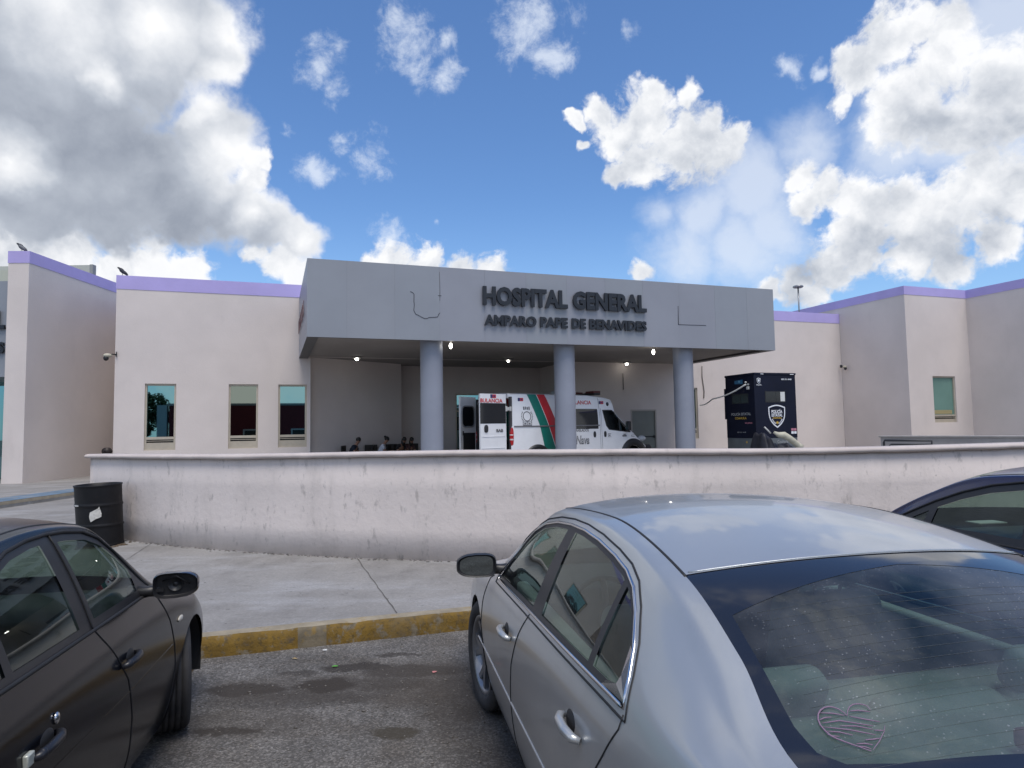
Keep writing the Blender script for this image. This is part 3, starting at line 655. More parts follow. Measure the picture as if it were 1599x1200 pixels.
bm = bmesh.new(); tube(bm, [XF @ V((k(11.12), -.02, bz(3.5))), XF @ V((k(11.12), -.02, bz(2.95)))], .016, 6); tag(obj('lamp_conduit', bm, M('grey_conduit', (.20, .18, .17), .6)), 'short grey conduit on the wall below the lamp over the steel door', 'conduit')

# ------------------------------------------------------------------ LEFT WING and its own canopy sign
lw = empty('hospital_wing', (-14.75, 20.24, 0), 0, 'tall cream wing with lavender parapet left of the retaining wall', 'building')
HL, HB_ = 7.38, 7.01
XW = frame(V((-15.36, 20.20, 0)), V((1, .06, 0)))
bm = bmesh.new(); wall(bm, XW, 0, .61, 0, HB_, .25); obj('front_wall', bm, STUCCO, lw, world=True)
bm = bmesh.new(); XS = frame(V((-14.75, 20.236, 0)), V((0, 1, 0))); wall(bm, XS, .0, 9, 0, HB_, .25); obj('side_wall', bm, STUCCO, lw, world=True)
bm = bmesh.new(); wall(bm, frame(V((-15.36, 20.46, 0)), V((0, 1, 0))), 0, 9, 0, HB_, .2); obj('inner_wall', bm, STUCCO, lw, world=True)
bm = bmesh.new(); prism(bm, [(-15.375, 20.187), (-14.738, 20.225), (-14.738, 29.2), (-14.99, 29.2), (-14.99, 20.5), (-15.375, 20.5)], HB_, HL)
obj('parapet', bm, LAV, lw, world=True)
bm = bmesh.new(); box(bm, -22, -15.0, 21.5, 29.2, 6.6, 6.8); obj('roof', bm, MATS['roof_membrane'], lw, world=True)
p = onz(145, 414, 8.0)
bm = bmesh.new(); box(bm, p.x-4.5, p.x-.12, p.y, p.y+.2, 6.5, 8.0); box(bm, p.x-.12, p.x, p.y-.0, p.y+.2, 6.5, 8.02, 1)
obj('rooftop_room', bm, [M('pale_grey_green_plaster', (.42, .43, .39), .9), M('grey_trim', (.26, .27, .27), .8)], lw, world=True)
lc = empty('main_entrance_canopy', (-15.5, 20.6, 0), 0, 'edge of a second grey lettered canopy at the far left behind the cream wing', 'canopy')
bm = bmesh.new(); box(bm, -30, -15.38, 20.62, 24, 3.55, 6.55); obj('fascia', bm, PANEL, lc, world=True)
bm = bmesh.new(); box(bm, -30, -15.38, 20.9, 24, 6.55, 6.96); box(bm, -15.82, -15.78, 20.86, 20.9, 6.55, 6.965, 1); obj('parapet', bm, [M('pale_parapet_paint', (.46, .48, .40), .85), MATS['grey_trim']], lc, world=True)
XT2 = frame(V((-15.68, 20.59, 0)), V((1, 0, 0)))
bm = text_bm('HOSPITAL GENERAL', XT2 @ Matrix.Translation((0, 0, 5.06)), w=5.4, h=.55, depth=.07, offset=.035, align='RIGHT')
text_bm('AMPARO PAPE DE BENAVIDES', XT2 @ Matrix.Translation((0, 0, 4.30)), w=5.3, h=.32, depth=.06, offset=.04, align='RIGHT', bm=bm); obj('lettering', bm, CHAR, lc, world=True)
bm = bmesh.new(); box(bm, -30, -15.6, 22.5, 22.6, 0, 3.55); obj('glazed_wall', bm, WGL, lc, world=True)
bm = bmesh.new(); box(bm, -15.60, -15.50, 22.3, 22.5, 0, 3.55); obj('door_post', bm, ALU, lc, world=True)

# ------------------------------------------------------------------ RIGHT WING
rg = empty('hospital_wing', e1*24.79+e2*20.5, 0, 'tall cream wing with lavender parapet and one green window on the right', 'building')
def W2(a, b, z=0.): return e1*a+e2*b+UP*z
TR, TB = 7.39, 7.03
bm = bmesh.new(); XR = frame(W2(24.79, 28), -e2); wall(bm, XR, 0, 7.248, 0, TB, .25)
obj('side_wall', bm, STUCCO, rg, world=True)
XR2 = frame(W2(24.79, 20.5), e1); wz = (1.67, 3.62)
bm = bmesh.new(); wall(bm, XR2, .0, 3.62, 0, TB, .2499, [(1.36, 2.68, *wz)]); obj('front_wall', bm, STUCCO, rg, world=True)
w = window(rg, XR2, 1.36, 2.68, wz[0], wz[1], WGM, split=.83)
bm = bmesh.new(); box(bm, 1.46, 2.5, .088, .098, wz[0]+.36, wz[0]+.52, X=XR2); obj('pane_film', bm, M('tan_window_film', (.34, .29, .15), .4), w, world=True)
bm = bmesh.new(); XR3 = frame(W2(28.4, 20.5), -e2); wall(bm, XR3, .0, 14, 0, TB, .25); obj('projecting_wall', bm, STUCCO, rg, world=True)
bm = bmesh.new()
prism(bm, [tuple(W2(*q)[:2]) for q in ((24.778, 28), (24.778, 20.488), (28.388, 20.488), (28.388, 6.5), (28.66, 6.5), (28.66, 20.75), (25.05, 20.75), (25.05, 28))], TB, TR)
obj('parapet', bm, LAV, rg, world=True)
bm = bmesh.new(); prism(bm, [tuple(W2(*q)[:2]) for q in ((25.1, 28), (25.1, 20.8), (28.7, 20.8), (28.7, 8), (36, 8), (36, 28))], 6.5, 6.7); obj('roof', bm, MATS['roof_membrane'], rg, world=True)
# low wall and rail in front of it
p, q = onz(1375, 681, 1.25), onz(1599, 681, 1.25)
d = (q-p); d.z = 0; pp = V((p.x, p.y, 0))
bm = bmesh.new(); wall(bm, frame(pp, d), 0, d.length*2.2, 0, 1.2, .2); lwall = empty('low_wall', pp, 0, 'low grey-cream wall with a ledge in front of the right wing', 'wall'); obj('wall_face', bm, M('shaded_grey_plaster', (.34, .32, .31), .9, var=.1, vs=1.5, bump=.3), lwall, world=True)  # plaster colour darkened to stand in for the shade on this wall
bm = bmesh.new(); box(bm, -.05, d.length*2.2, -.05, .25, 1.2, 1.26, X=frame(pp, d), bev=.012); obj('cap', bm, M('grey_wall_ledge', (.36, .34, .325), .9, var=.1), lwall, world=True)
a1_, a2_ = onz(1380, 688, 1.19), onz(1455, 688, 1.19); a1_ = a1_*.86+CAM*.14; a2_ = a2_*.86+CAM*.14
bm = bmesh.new(); zt = a1_.z
def pz(v, z): return V((v.x, v.y, z))
tube(bm, [pz(a1_, FC), pz(a1_, zt-.05), pz(a1_.lerp(a2_, .02), zt), pz(a2_, zt-.01), pz(a2_, FC)], .028, 8); tube(bm, [pz(a1_.lerp(a2_, .12), FC), pz(a1_.lerp(a2_, .12), zt-.12), pz(a1_.lerp(a2_, .16), zt-.10), pz(a2_, zt-.10)], .02, 8)
tag(obj('handrail', bm, BLK), 'black tubular handrail just behind the curved wall on the right', 'handrail')
# mast on the roof
p = onz(1248, 490, 6.7); dt = ray(1247, 449); t = p.y/dt.y; q = CAM+dt*t
bm = bmesh.new(); tube(bm, [pz(p, 5.9), pz(p, q.z)], .035, 8); mast = obj('mast', bm, STEEL); tag(mast, 'thin metal mast with a round top on the roof behind the canopy', 'mast')
bm = bmesh.new(); lathe(bm, [(.02, 0), (.20, -.02), (.24, .03), (.20, .07), (.03, .09)], 16, X=Matrix.Translation(pz(p, q.z))); obj('lamp_ring', bm, STEEL, mast, world=True)
# security cameras and small fittings
def seccam(loc, dirv, s, lab):
    e = empty('security_camera', loc, 0, lab, 'camera'); d = V(dirv).normalized(); X = frame(V((0, 0, 0)), d)
    bm = bmesh.new(); box(bm, -.02, .0, -.05*s, .05*s, -.05*s, .06*s, X=X); tube(bm, [X @ V((0, 0, .0)), X @ V((.07*s, 0, .01)), X @ V((.13*s, 0, -.01))], .014*s, 6); obj('bracket', bm, BLK, e)
    bm = bmesh.new(); blob(bm, (.16*s, 0, -.03*s), (.09*s, .06*s, .05*s), X=X); blob(bm, (.19*s, 0, -.09*s), (.055*s, .055*s, .06*s), mat=1, X=X); obj('camera_body', bm, [M('cream_plastic', (.45, .42, .33), .5), BLK], e)
seccam(CAM+(ray(181, 554))*((BP(-3.9, 19.94)).y/ray(181, 554).y), -e1-e2*.3, 1.4, 'small cream security camera on the corner above the leftmost window')
cq = CAM+ray(1311, 573)*(BP(20.5, 19.9).y/ray(1311, 573).y); seccam(cq-e2*.1, -e2, 1.2, 'small security camera at the right end of the front wall')
cq = CAM+ray(176, 705)*((BP(-3.9, 19.94)).y/ray(176, 705).y)
e = empty('wall_tap', cq, 0, 'small black fitting on the wall corner above the left end of the cap', 'fitting')
bm = bmesh.new(); lathe(bm, [(.02, -.1), (.12, -.08), (.12, .08), (.02, .1)], 14, X=Matrix.Translation(-e1*.16) @ Matrix.Rotation(R_(90), 4, 'X')); tube(bm, [V((0, 0, 0)), -e1*.1, -e1*.16+UP*.03], .03, 7); obj('tap_body', bm, M('dark_brown_metal', (.03, .022, .02), .5, metal=.4), e)

# ------------------------------------------------------------------ POLICE BOOTH
NAVY = M('navy_booth_panel', (.005, .007, .020), .5, var=.15, vs=2, spec=.25, bump=.05, bs=3)
GSK = M('grey_booth_skirt', (.11, .125, .135), .5, var=.1, vs=3)
Kc = onz(1177, 582, 3.4); bw, bd, bt, bskirt = 1.68, 1.48, 3.4, 1.26
pb = empty('police_booth', (Kc.x, Kc.y, FC), 0, 'navy police booth with a white shield badge and grey skirt against the cream wall', 'booth')
XB = frame(V((Kc.x, Kc.y, 0)), e1); XBL = frame(V((Kc.x, Kc.y, 0))+e2*bd, -e2)
bm = bmesh.new(); box(bm, 0, bw, 0, bd, bskirt, bt-.07, X=XB, bev=.015)
obj('cabin', bm, NAVY, pb, world=True)
bm = bmesh.new(); box(bm, -.015, bw+.015, -.015, bd+.015, bt-.07, bt, X=XB, bev=.01); box(bm, .25, .37, -.02, .0, bt-.055, bt-.035, 1, X=XB); box(bm, 1.45, 1.6, -.02, .0, bt-.055, bt-.035, 1, X=XB); obj('roof', bm, [NAVY, INK], pb, world=True)
bm = bmesh.new(); box(bm, .01, bw-.01, .01, bd-.01, FC+.12, bskirt, X=XB); obj('skirt', bm, GSK, pb, world=True)
for x in (.2, bw-.35):
    bm = bmesh.new(); box(bm, x, x+.15, .1, bd-.1, FC, FC+.13, X=XB); obj('leg', bm, BLK, pb, world=True)
bm = bmesh.new(); bx_ = lambda a, b, c_, d, mt, X, y=-.008: box(bm, a, b, y, y+.006, c_, d, mt, X=X)
bx_(.43, .84, 2.44, 2.77, 1, XB); bx_(.85, 1.02, 2.45, 2.77, 2, XB); bx_(1.03, 1.21, 2.46, 2.77, 3, XB); box(bm, .41, 1.225, -.004, 0, 2.42, 2.79, 0, X=XB)
obj('window', bm, [BLK, M('booth_window_dark', (.03, .032, .032), .15), M('booth_window_dark', (.03, .03, .03), .15), M('booth_window_blind', (.62, .62, .6), .4)], pb, world=True)
bm = bmesh.new(); bx_(.36, .74, 2.43, 2.72, 1, XBL); bx_(.78, 1.15, 2.43, 2.72, 1, XBL); box(bm, .34, 1.17, -.004, 0, 2.41, 2.74, 0, X=XBL)
obj('window', bm, [BLK, MATS['booth_window_dark']], pb, world=True)
def shield_pts(cx, cz, w, h, n=10):
    pts = []
    for i in range(n+1):
        t = i/n; pts.append((cx - w/2 + w*t, cz + h/2*(.80+.20*math.sin(math.pi*t))))
    for i in range(1, n+1):
        t = i/n; pts.append((cx + w/2*(1-t**3.4)*1.0, cz + h/2*.80 - h*.90*(t**.95)*1.0))
    for i in range(n-1, 0, -1):
        t = i/n; pts.append((cx - w/2*(1-t**3.4), cz + h/2*.80 - h*.90*(t**.95)))
    return pts
def flat(bm, pts, X, y, mt):
    f = bm.faces.new([bm.verts.new(X @ V((p[0], y, p[1]))) for p in pts]); f.material_index = mt
    bmesh.ops.triangulate(bm, faces=[f])
bm = bmesh.new()
scx, scz = .86, 1.965
flat(bm, shield_pts(scx, scz, .68, .76), XB, -.004, 0); flat(bm, shield_pts(scx, scz+.005, .60, .67), XB, -.006, 1)
st = []
for i in range(12):
    r = .062 if i % 2 == 0 else .028; a = math.pi/2+i*math.pi/6; st.append((scx+r*math.cos(a), scz-.205+r*math.sin(a)))
flat(bm, st, XB, -.009, 2)
for s in (-1, 1):
    for i in range(5):
        a = R_(200+i*13) if s < 0 else R_(-20-i*13); c_ = (scx+.205*math.cos(a), scz-.03+.21*math.sin(a)); t_ = a+R_(90)
        flat(bm, [(c_[0]+.036*math.cos(t_+q)*(1 if j % 2 else .5)+0, c_[1]+.036*math.sin(t_+q)*(1 if j % 2 else .5)) for j, q in enumerate((0, R_(90), R_(180), R_(270)))], XB, -.008, 0)
T_ = lambda s, X, u, z, h, w, mt, al='CENTER', off=.01: text_bm(s, X @ Matrix.Translation((u, -.010, z)), w=w, h=h, depth=0, offset=off, align=al, bm=bm, mat=mt)
T_('POLICÍA', XB, scx, scz+.105, .105, .44, 0, off=.03); T_('ESTATAL', XB, scx, scz-.005, .095, .44, 0, off=.03); T_('COAHUILA', XB, scx, scz-.075, .05, .36, 2, off=.03)
obj('shield_badge', bm, [INK, NAVY, GOLD], pb, world=True)
bm = bmesh.new(); T_('089 221 0448', XB, 1.30, 3.165, .05, .42, 0, off=.02)
flat(bm, shield_pts(.18, 3.13, .15, .19), XB, -.004, 0); flat(bm, shield_pts(.18, 3.13, .12, .15), XB, -.006, 1); flat(bm, shield_pts(.18, 3.135, .075, .09), XB, -.008, 0); T_('MUJERES', XB, .18, 2.98, .034, .2, 0)
T_('Coahuila', XB, 1.05, 1.09, .10, .44, 3); flat(bm, [(1.50+.05*math.cos(i*math.pi/5)*(1 if i % 2 else .5), 1.13+.05*math.sin(i*math.pi/5)*(1 if i % 2 else .5)) for i in range(10)], XB, .004, 2)
for i in range(2):
    for j in range(2): flat(bm, [(1.42+i*.115, 1.47+j*.10-.085), (1.52+i*.115, 1.47+j*.10-.085), (1.52+i*.115, 1.55+j*.10-.085), (1.42+i*.115, 1.55+j*.10-.085)], XB, -.005, 4 if j else 0)
T_('POLICÍA ESTATAL', XBL, .78, 2.02, .085, .98, 3, off=.02); T_('COAHUILA', XBL, .76, 1.89, .075, .58, 2, off=.02); T_('MUJERES', XBL, 1.15, 1.74, .045, .36, 4, off=.02); T_('089 221 0448', XBL, .78, 1.44, .035, .44, 3)
flat(bm, [(.50, 3.08), (.92, 3.06), (.92, 3.21), (.50, 3.19)], XBL, -.005, 5); flat(bm, [(.70, 3.12), (.78, 3.12), (.78, 3.18), (.70, 3.18)], XBL, -.007, 6)
flat(bm, [(1.0+.05*math.cos(i*math.pi/5)*(1 if i % 2 else .5), 1.13+.05*math.sin(i*math.pi/5)*(1 if i % 2 else .5)) for i in range(10)], XBL, .004, 2)
obj('lettering', bm, [INK, NAVY, GOLD, M('pale_grey_lettering', (.34, .35, .36), .5), M('pink_lettering', (.45, .18, .24), .5), M('blue_notice', (.03, .12, .22), .4), M('light_blue_notice', (.15, .35, .5), .4)], pb, world=True)
bm = bmesh.new(); box(bm, 1.15, 1.25, -.06, 0, 2.86, 2.96, X=XBL, bev=.01); box(bm, 1.17, 1.24, -.05, 0, 3.0, 3.05, X=XBL, bev=.008); blob(bm, (1.13, -.05, 3.10), (.035, .04, .035), X=XBL, seg=8, rings=6); obj('socket_box', bm, M('white_fitting', (.5, .5, .48), .5), pb, world=True)
bm = bmesh.new(); box(bm, -.05, .02, -.02, .05, 1.9, 2.95, X=XBL); obj('door_edge', bm, NAVY, pb, world=True)
P0 = BP(14.1, 19.86); P0.z = onz(1087, 625, 3).z*0 + 2.55; P3 = XBL @ V((1.15, -.07, 3.03)); bm = bmesh.new()
P2 = XBL @ V((-.45, -.22, 2.62)); pts = [P0.lerp(P2, i/10) - UP*.06*math.sin(math.pi*i/10) for i in range(10)] + [P2.lerp(P3, i/12) - UP*.07*math.sin(math.pi*i/12) for i in range(13)]
tube(bm, pts, .024, 6); tag(obj('power_cable', bm, M('white_cable', (.7, .7, .68), .6)), 'white cable sagging from the wall window to the police booth', 'cable')
bm = bmesh.new(); tube(bm, [XF @ V((k(14.28), -.02, bz(3.8))), XF @ V((k(14.27), -.02, bz(3.4))), XF @ V((k(14.33), -.03, bz(2.9))), XF @ V((k(14.31), -.02, bz(2.66)))], .022, 6); tag(obj('hanging_wire', bm, MATS['grey_conduit']), 'grey wire hanging down the wall right of the canopy column', 'wire')
# covered pile in front of the booth
TARP = M('dark_grey_tarpaulin', (.016, .017, .024), .5, spec=.3, var=.3, vs=5, bump=.6, bs=9)
CANV = M('cream_canvas', (.46, .44, .35), .8, var=.15, vs=6, bump=.8, bs=14)
base_p = onz(1207, 702, 1.0); sc_ = 20.3/base_p.y; tp = V((base_p.x*sc_, 20.3, FC))
tpile = empty('covered_cart', tp, YAW_B, 'dark tarpaulin heap with a rolled cream canvas on top in front of the police booth', 'covered heap')
bm = bmesh.new(); nx, ny = 44, 26; gr = []
for i in range(nx+1):
    row = []
    for j in range(ny+1):
        x = -1+2.0*i/nx*.9; y = -.55+1.1*j/ny
        hh = 1.10*math.exp(-((x+.46)/.22)**2)+.80*math.exp(-((x+.05)/.40)**2)+.72*math.exp(-((x-.50)/.28)**2)
        hh = min(hh, 1.20-.32*max(0, x+.45)); hh *= max(0, 1-(abs(y)/.58)**2.6); hh += .05*math.sin(9*x+5*y)*math.sin(14*y+3*x)+.025*math.sin(31*x-12*y)
        row.append(bm.verts.new((x, y+.03*math.sin(12*x), max(0, hh))))
    gr.append(row)
for i in range(nx):
    for j in range(ny): bm.faces.new((gr[i][j], gr[i+1][j], gr[i+1][j+1], gr[i][j+1])).smooth = True
obj('tarpaulin', bm, TARP, tpile)
bm = bmesh.new(); pth = [(-.30, -.42, 1.20), (-.18, -.46, 1.13), (-.02, -.50, 1.12), (.14, -.52, 1.02), (.30, -.54, .92), (.46, -.54, .80), (.56, -.54, .74)]
tube(bm, pth, [.03, .075, .095, .09, .095, .08, .11], 12)
for v in bm.verts: v.co += V((random.uniform(-.012, .012), random.uniform(-.012, .012), random.uniform(-.015, .015)))
obj('rolled_canvas', bm, CANV, tpile)
bm = bmesh.new(); tube(bm, [(-.62, -.40, 1.36), (-.52, -.42, 1.26), (-.44, -.44, 1.17)], .022, 6); obj('strap', bm, MATS['white_fitting'], tpile)

# ------------------------------------------------------------------ OIL DRUM
DR = M('black_drum_paint', (.006, .006, .0075), .5, spec=.3, var=.3, vs=4, bump=.15, bs=12, stain=[((.13, .11, .095), 3.5, .60, .78, .5, (1, 1, .4)), ((.10, .055, .03), 12, .66, .74, .6, None)])
dp = V((-5.93, 9.72, .15)); dm = empty('oil_drum', dp, R_(20), 'dented black oil drum with a torn white label at the end of the curved wall', 'drum')
bm = bmesh.new(); prof = []
for i in range(57):
    z = .86*i/56; r = .288
    for zc in (.29, .575): r += .014*math.exp(-((z-zc)/.012)**2)
    if z < .02 or z > .84: r += .008
    prof.append((r, z))
prof = [(.0, .015), (.27, .015)] + prof + [(.285, .862), (.272, .86), (.268, .80), (.268, .1), (.0, .1)]
lathe(bm, prof, 56)
for v in bm.verts:
    a = math.atan2(v.co.y, v.co.x); z = v.co.z
    v.co.x *= 1+.035*math.sin(2*a+1)*(z/.86) - .03*math.exp(-((a+2.2)/.35)**2-((z-.72)/.14)**2)
    v.co.y *= 1+.02*math.sin(3*a)*(z/.86)
    v.co.z += .035*(v.co.x*.8+.3*v.co.y)*max(0, (z-.5)/.36) if z > .5 else 0
    v.co.x -= .06*z
obj('barrel', bm, DR, dm)
bm = bmesh.new(); rr = .318
def dpt(a, z, r=rr): return V((r*math.cos(a)-.06*z, r*math.sin(a), z))
ca = R_(-65-20); lab = [(-.30, .41), (-.26, .47), (-.12, .49), (.06, .52), (.12, .545), (.16, .50), (.20, .45), (.19, .405), (.10, .39), (-.04, .375), (-.17, .35), (-.24, .335), (-.28, .37)]
f = bm.faces.new([bm.verts.new(dpt(ca+p[0], p[1]+.02, .306)) for p in lab]); bmesh.ops.triangulate(bm, faces=[f])
obj('label', bm, M('torn_white_label', (.55, .54, .50), .8, var=.15, vs=14, stain=[((.2, .18, .16), 18, .55, .7, .6, None)]), dm)
bm = bmesh.new()
f = bm.faces.new([bm.verts.new(dpt(R_(-125-20)+a, z, .306)) for a, z in ((-.22, .578), (-.1, .59), (.12, .592), (.26, .582), (.2, .572), (-.05, .57))]); bmesh.ops.triangulate(bm, faces=[f])
obj('paint_smear', bm, M('white_smear', (.6, .6, .58), .8), dm)
# rags/dirt beside the drum
bm = bmesh.new()
for i in range(60):
    a = random.uniform(-1.9, .3); p = V((dp.x+.36*math.cos(a)+random.gauss(0, .05), dp.y+.36*math.sin(a)+random.gauss(0, .05), .153)); s = random.uniform(.006, .022)
    blob(bm, p, (s*1.8, s*1.2, s*.6), seg=5, rings=3, jit=.4)
tag(obj('dead_leaves', bm, M('dead_leaf_litter', (.10, .07, .045), .95, var=.4, vs=30)), 'brown leaf litter heaped round the foot of the black oil drum', 'leaf litter', kind='stuff')

# ------------------------------------------------------------------ BIRDS
def bird(loc, rz, s, lab, wing):
    e = empty('pigeon', loc, rz, lab, 'bird', 'birds on the parapets'); T = Matrix.Rotation(R_(-38), 4, 'Y')
    e.scale = (s, s, s)
    bm = bmesh.new(); rings = []
    pro = [(-.20, .004, .03), (-.14, .018, .035), (-.08, .035, .045), (-.02, .055, .06), (.05, .06, .065), (.10, .045, .05), (.13, .03, .032), (.155, .032, .032), (.18, .026, .026), (.20, .008, .008), (.225, .002, .002)]
    for (x, ry, rz_) in pro:
        c_ = V((x, 0, .02*math.sin(max(0, x)*12)))
        rings.append([bm.verts.new(T @ (c_+V((0, ry*math.cos(q*math.pi/5), rz_*math.sin(q*math.pi/5))))+V((0, 0, .14))) for q in range(10)])
    for A, B in zip(rings, rings[1:]):
        for q in range(10): bm.faces.new((A[q], A[(q+1) % 10], B[(q+1) % 10], B[q])).smooth = True
    bm.faces.new(rings[0]); bm.faces.new(rings[-1][::-1])
    for y in (-.02, .02): tube(bm, [(0, y, .10), (.0, y, .03), (.02, y, 0), (.05, y, .0)], .005, 5)
    obj('pigeon_body', bm, M('dark_feathers', (.022, .024, .032), .6), e)
    for y in (-1, 1):
        bm = bmesh.new(); blob(bm, (-.03, .052*y, .015), (.13, .014, .042), X=Matrix.Translation((0, 0, .14)) @ T, seg=10, rings=6); obj('wing', bm, wing, e)
pz_ = onz(26, 391, 7.38); bird((pz_.x, 20.32, 7.38), R_(185), 1.0, 'pigeon with pale grey wings on the lavender parapet of the left wing', M('pale_wing_feathers', (.16, .165, .18), .6, var=.5, vs=40))
pz_ = BP(-3.78, 20.0); bird((pz_.x, pz_.y, ZT), R_(190), 1.0, 'dark pigeon on the lavender corner above the security camera', M('dark_wing_feathers', (.03, .03, .045), .6))

# ------------------------------------------------------------------ PEOPLE on the bench under the canopy
def lerp(a, b, t): return a+(b-a)*t
def person(loc, rz, lab, shirt, trous, bun=False, lean=.12, hair_long=False, headtilt=.25, sit=.45):
    e = empty('person', loc, rz, lab, 'person'); s = .93; e.scale = (s, s, s)
    # local: faces +x, seated with hips at the origin height sit
    hip = V((0, 0, sit+.09)); ch = hip+V((lean*1.2, 0, .34)); nk = hip+V((lean*1.9, 0, .50)); hd0 = nk+V((.02+headtilt*.1, 0, .09)); hd1 = hd0+V((.03+headtilt*.08, 0, .10))
    vs = [hip, hip.lerp(ch, .5), ch, nk, hd0, hd1]; ed = [(0, 1), (1, 2), (2, 3), (3, 4), (4, 5)]; rd = [(.13, .15), (.11, .135), (.10, .16), .052, .075, .070]
    for y in (-1, 1):
        b = len(vs); sh = ch+V((.01, .17*y, .08)); el = sh+V((.06+lean*.3, .05*y, -.27)); wr = el+V((.22, -.08*y, .04)); hn = wr+V((.07, -.03*y, .015))
        vs += [sh, el, wr, hn]; ed += [(2, b), (b, b+1), (b+1, b+2), (b+2, b+3)]; rd += [.055, .042, .028, (.034, .018)]
        for i in range(4):
            q = len(vs); k0 = hn+V((.035, (.022*i-.033), 0)); k1 = k0+V((.032-.003*abs(i-1), 0, -.012)); k2 = k1+V((.018, 0, -.02)); vs += [k0, k1, k2]; ed += [(b+3, q), (q, q+1), (q+1, q+2)]; rd += [.010, .009, .008]
        q = len(vs); vs += [hn+V((.005, -.03*y, .012)), hn+V((.035, -.045*y, .014))]; ed += [(b+3, q), (q, q+1)]; rd += [.011, .009]
    for y in (-1, 1):
        b = len(vs); th_ = hip+V((.06, .09*y, -.02)); kn_ = hip+V((.44, .12*y, -.02)); an = V((kn_.x+.03, kn_.y, .08)); to = an+V((.16, .02*y, -.04))
        vs += [th_, kn_, an, to]; ed += [(0, b), (b, b+1), (b+1, b+2), (b+2, b+3)]; rd += [.09, .062, .042, (.035, .04)]
    skin('body', vs, ed, rd, SKIN, e)
    tv = vs[:4]+[vs[6], lerp(vs[6], vs[7], .62)]; i2 = 6+4+14; tv += [vs[i2], lerp(vs[i2], vs[i2+1], .62)]
    tv[3] = ch.lerp(nk, .7)
    skin('shirt', tv, [(0, 1), (1, 2), (2, 3), (2, 4), (4, 5), (2, 6), (6, 7)], [(.15, .17), (.13, .155), (.12, .175), .07, .075, .065, .075, .065], shirt, e)
    j = 6+2*18
    tv = [hip]+[v for b in (len(vs)-8, len(vs)-4) for v in (vs[b], vs[b+1], vs[b+2])]
    skin('trousers', tv, [(0, 1), (1, 2), (2, 3), (0, 4), (4, 5), (5, 6)], [.15, .105, .078, .06, .105, .078, .06], trous, e)
    bm = bmesh.new(); hc = hd0.lerp(hd1, .6)+V((-.022, 0, .026))
    blob(bm, hc, (.098, .088, .098), seg=14, rings=10)
    if bun: blob(bm, hc+V((-.075, 0, .085)), (.045, .045, .045), seg=10, rings=8)
    if hair_long: blob(bm, hc+V((-.06, 0, -.12)), (.07, .095, .16), seg=12, rings=8)
    obj('hair', bm, HAIR, e)
    # face: nose, eyes, ears
    fc = hd0.lerp(hd1, .35)
    def fpart(nm, c_, r_, m_): bm = bmesh.new(); blob(bm, c_, r_, seg=8, rings=6); obj(nm, bm, m_, e)
    fpart('nose', fc+V((.078, 0, .0)), (.018, .011, .018), SKIN); fpart('mouth', fc+V((.070, 0, -.038)), (.008, .022, .005), M('lips', (.22, .07, .06), .5))
    for y in (-1, 1): fpart('ear', fc+V((0, .074*y, .0)), (.018, .008, .026), SKIN); fpart('eye', fc+V((.066, .028*y, .03)), (.008, .010, .006), HAIR)
    return e
CHM = M('dark_brown_chair', (.022, .017, .016), .5, var=.2, vs=6)
def chair(loc, rz, lab):
    e = empty('waiting_chair', loc, rz, lab, 'chair', 'waiting chairs under the canopy')
    bm = bmesh.new(); box(bm, -.22, .24, -.24, .24, .40, .45, bev=.015); obj('seat', bm, CHM, e)
    bm = bmesh.new(); box(bm, -.27, -.23, -.23, .23, .55, .92, bev=.015); obj('backrest', bm, CHM, e)
    for x in (-.2, .2):
        for y in (-.21, .21):
            bm = bmesh.new(); tube(bm, [(x, y, .40), (x*1.1, y, 0)], .014, 7); obj('leg', bm, BLK, e)
    bm = bmesh.new(); tube(bm, [(-.2, -.2, .42), (-.25, -.2, .6)], .012, 6); obj('back_post', bm, BLK, e)
    bm = bmesh.new(); tube(bm, [(-.2, .2, .42), (-.25, .2, .6)], .012, 6); obj('back_post', bm, BLK, e)
def gp(px, b, dx=-9):
    px += dx   # point on the forecourt under pixel column px at unscaled depth b
    d = ray(px, 690); n = e2; t = (b*K)/(d.dot(n)); q = CAM+d*t; return V((q.x, q.y, FC))
p = gp(556, 20.35); person(p, YAW_B+R_(-25), 'seated person in a dark shirt with short black hair, looking down, leftmost under the canopy', M('dark_blue_cloth', (.015, .02, .035), .9), M('dark_trousers', (.02, .02, .025), .9), lean=.13, headtilt=.4); chair(p, YAW_B+R_(-25), 'dark chair under the leftmost seated person')
p = gp(602, 20.6); person(p, YAW_B+R_(-15), 'seated person in a white t-shirt with black hair in a bun', M('white_cloth', (.62, .64, .72), .9), M('dark_trousers', (.02, .02, .025), .9), bun=True, lean=.10, headtilt=.5); chair(p, YAW_B+R_(-15), 'dark chair under the person in the white t-shirt')
p = gp(628, 20.9); person(p, YAW_B+R_(-60), 'seated person with long black hair leaning forward next to the white t-shirt', M('black_cloth', (.02, .018, .02), .9), M('dark_trousers', (.02, .02, .025), .9), lean=.20, hair_long=True, headtilt=.6, sit=.42); chair(p, YAW_B+R_(-60), 'dark chair under the long-haired person leaning forward')
p = gp(644, 21.0); person(p, YAW_B+R_(-70), 'seated person in a dusky top, closest to the left column', M('dusky_pink_cloth', (.10, .05, .05), .9), M('dark_trousers', (.02, .02, .025), .9), lean=.16, hair_long=True, headtilt=.5, sit=.40); chair(p, YAW_B+R_(-70), 'dark chair under the person closest to the left column')
bk = [(590, 20.7, 'empty dark chair just left of the person in the white t-shirt'), (616, 20.85, 'empty dark chair just right of the person in the white t-shirt'), (655, 21.1, 'empty dark chair partly hidden behind the left column')]
for px, b, lb in bk: chair(gp(px, b), YAW_B+R_(-90), lb)

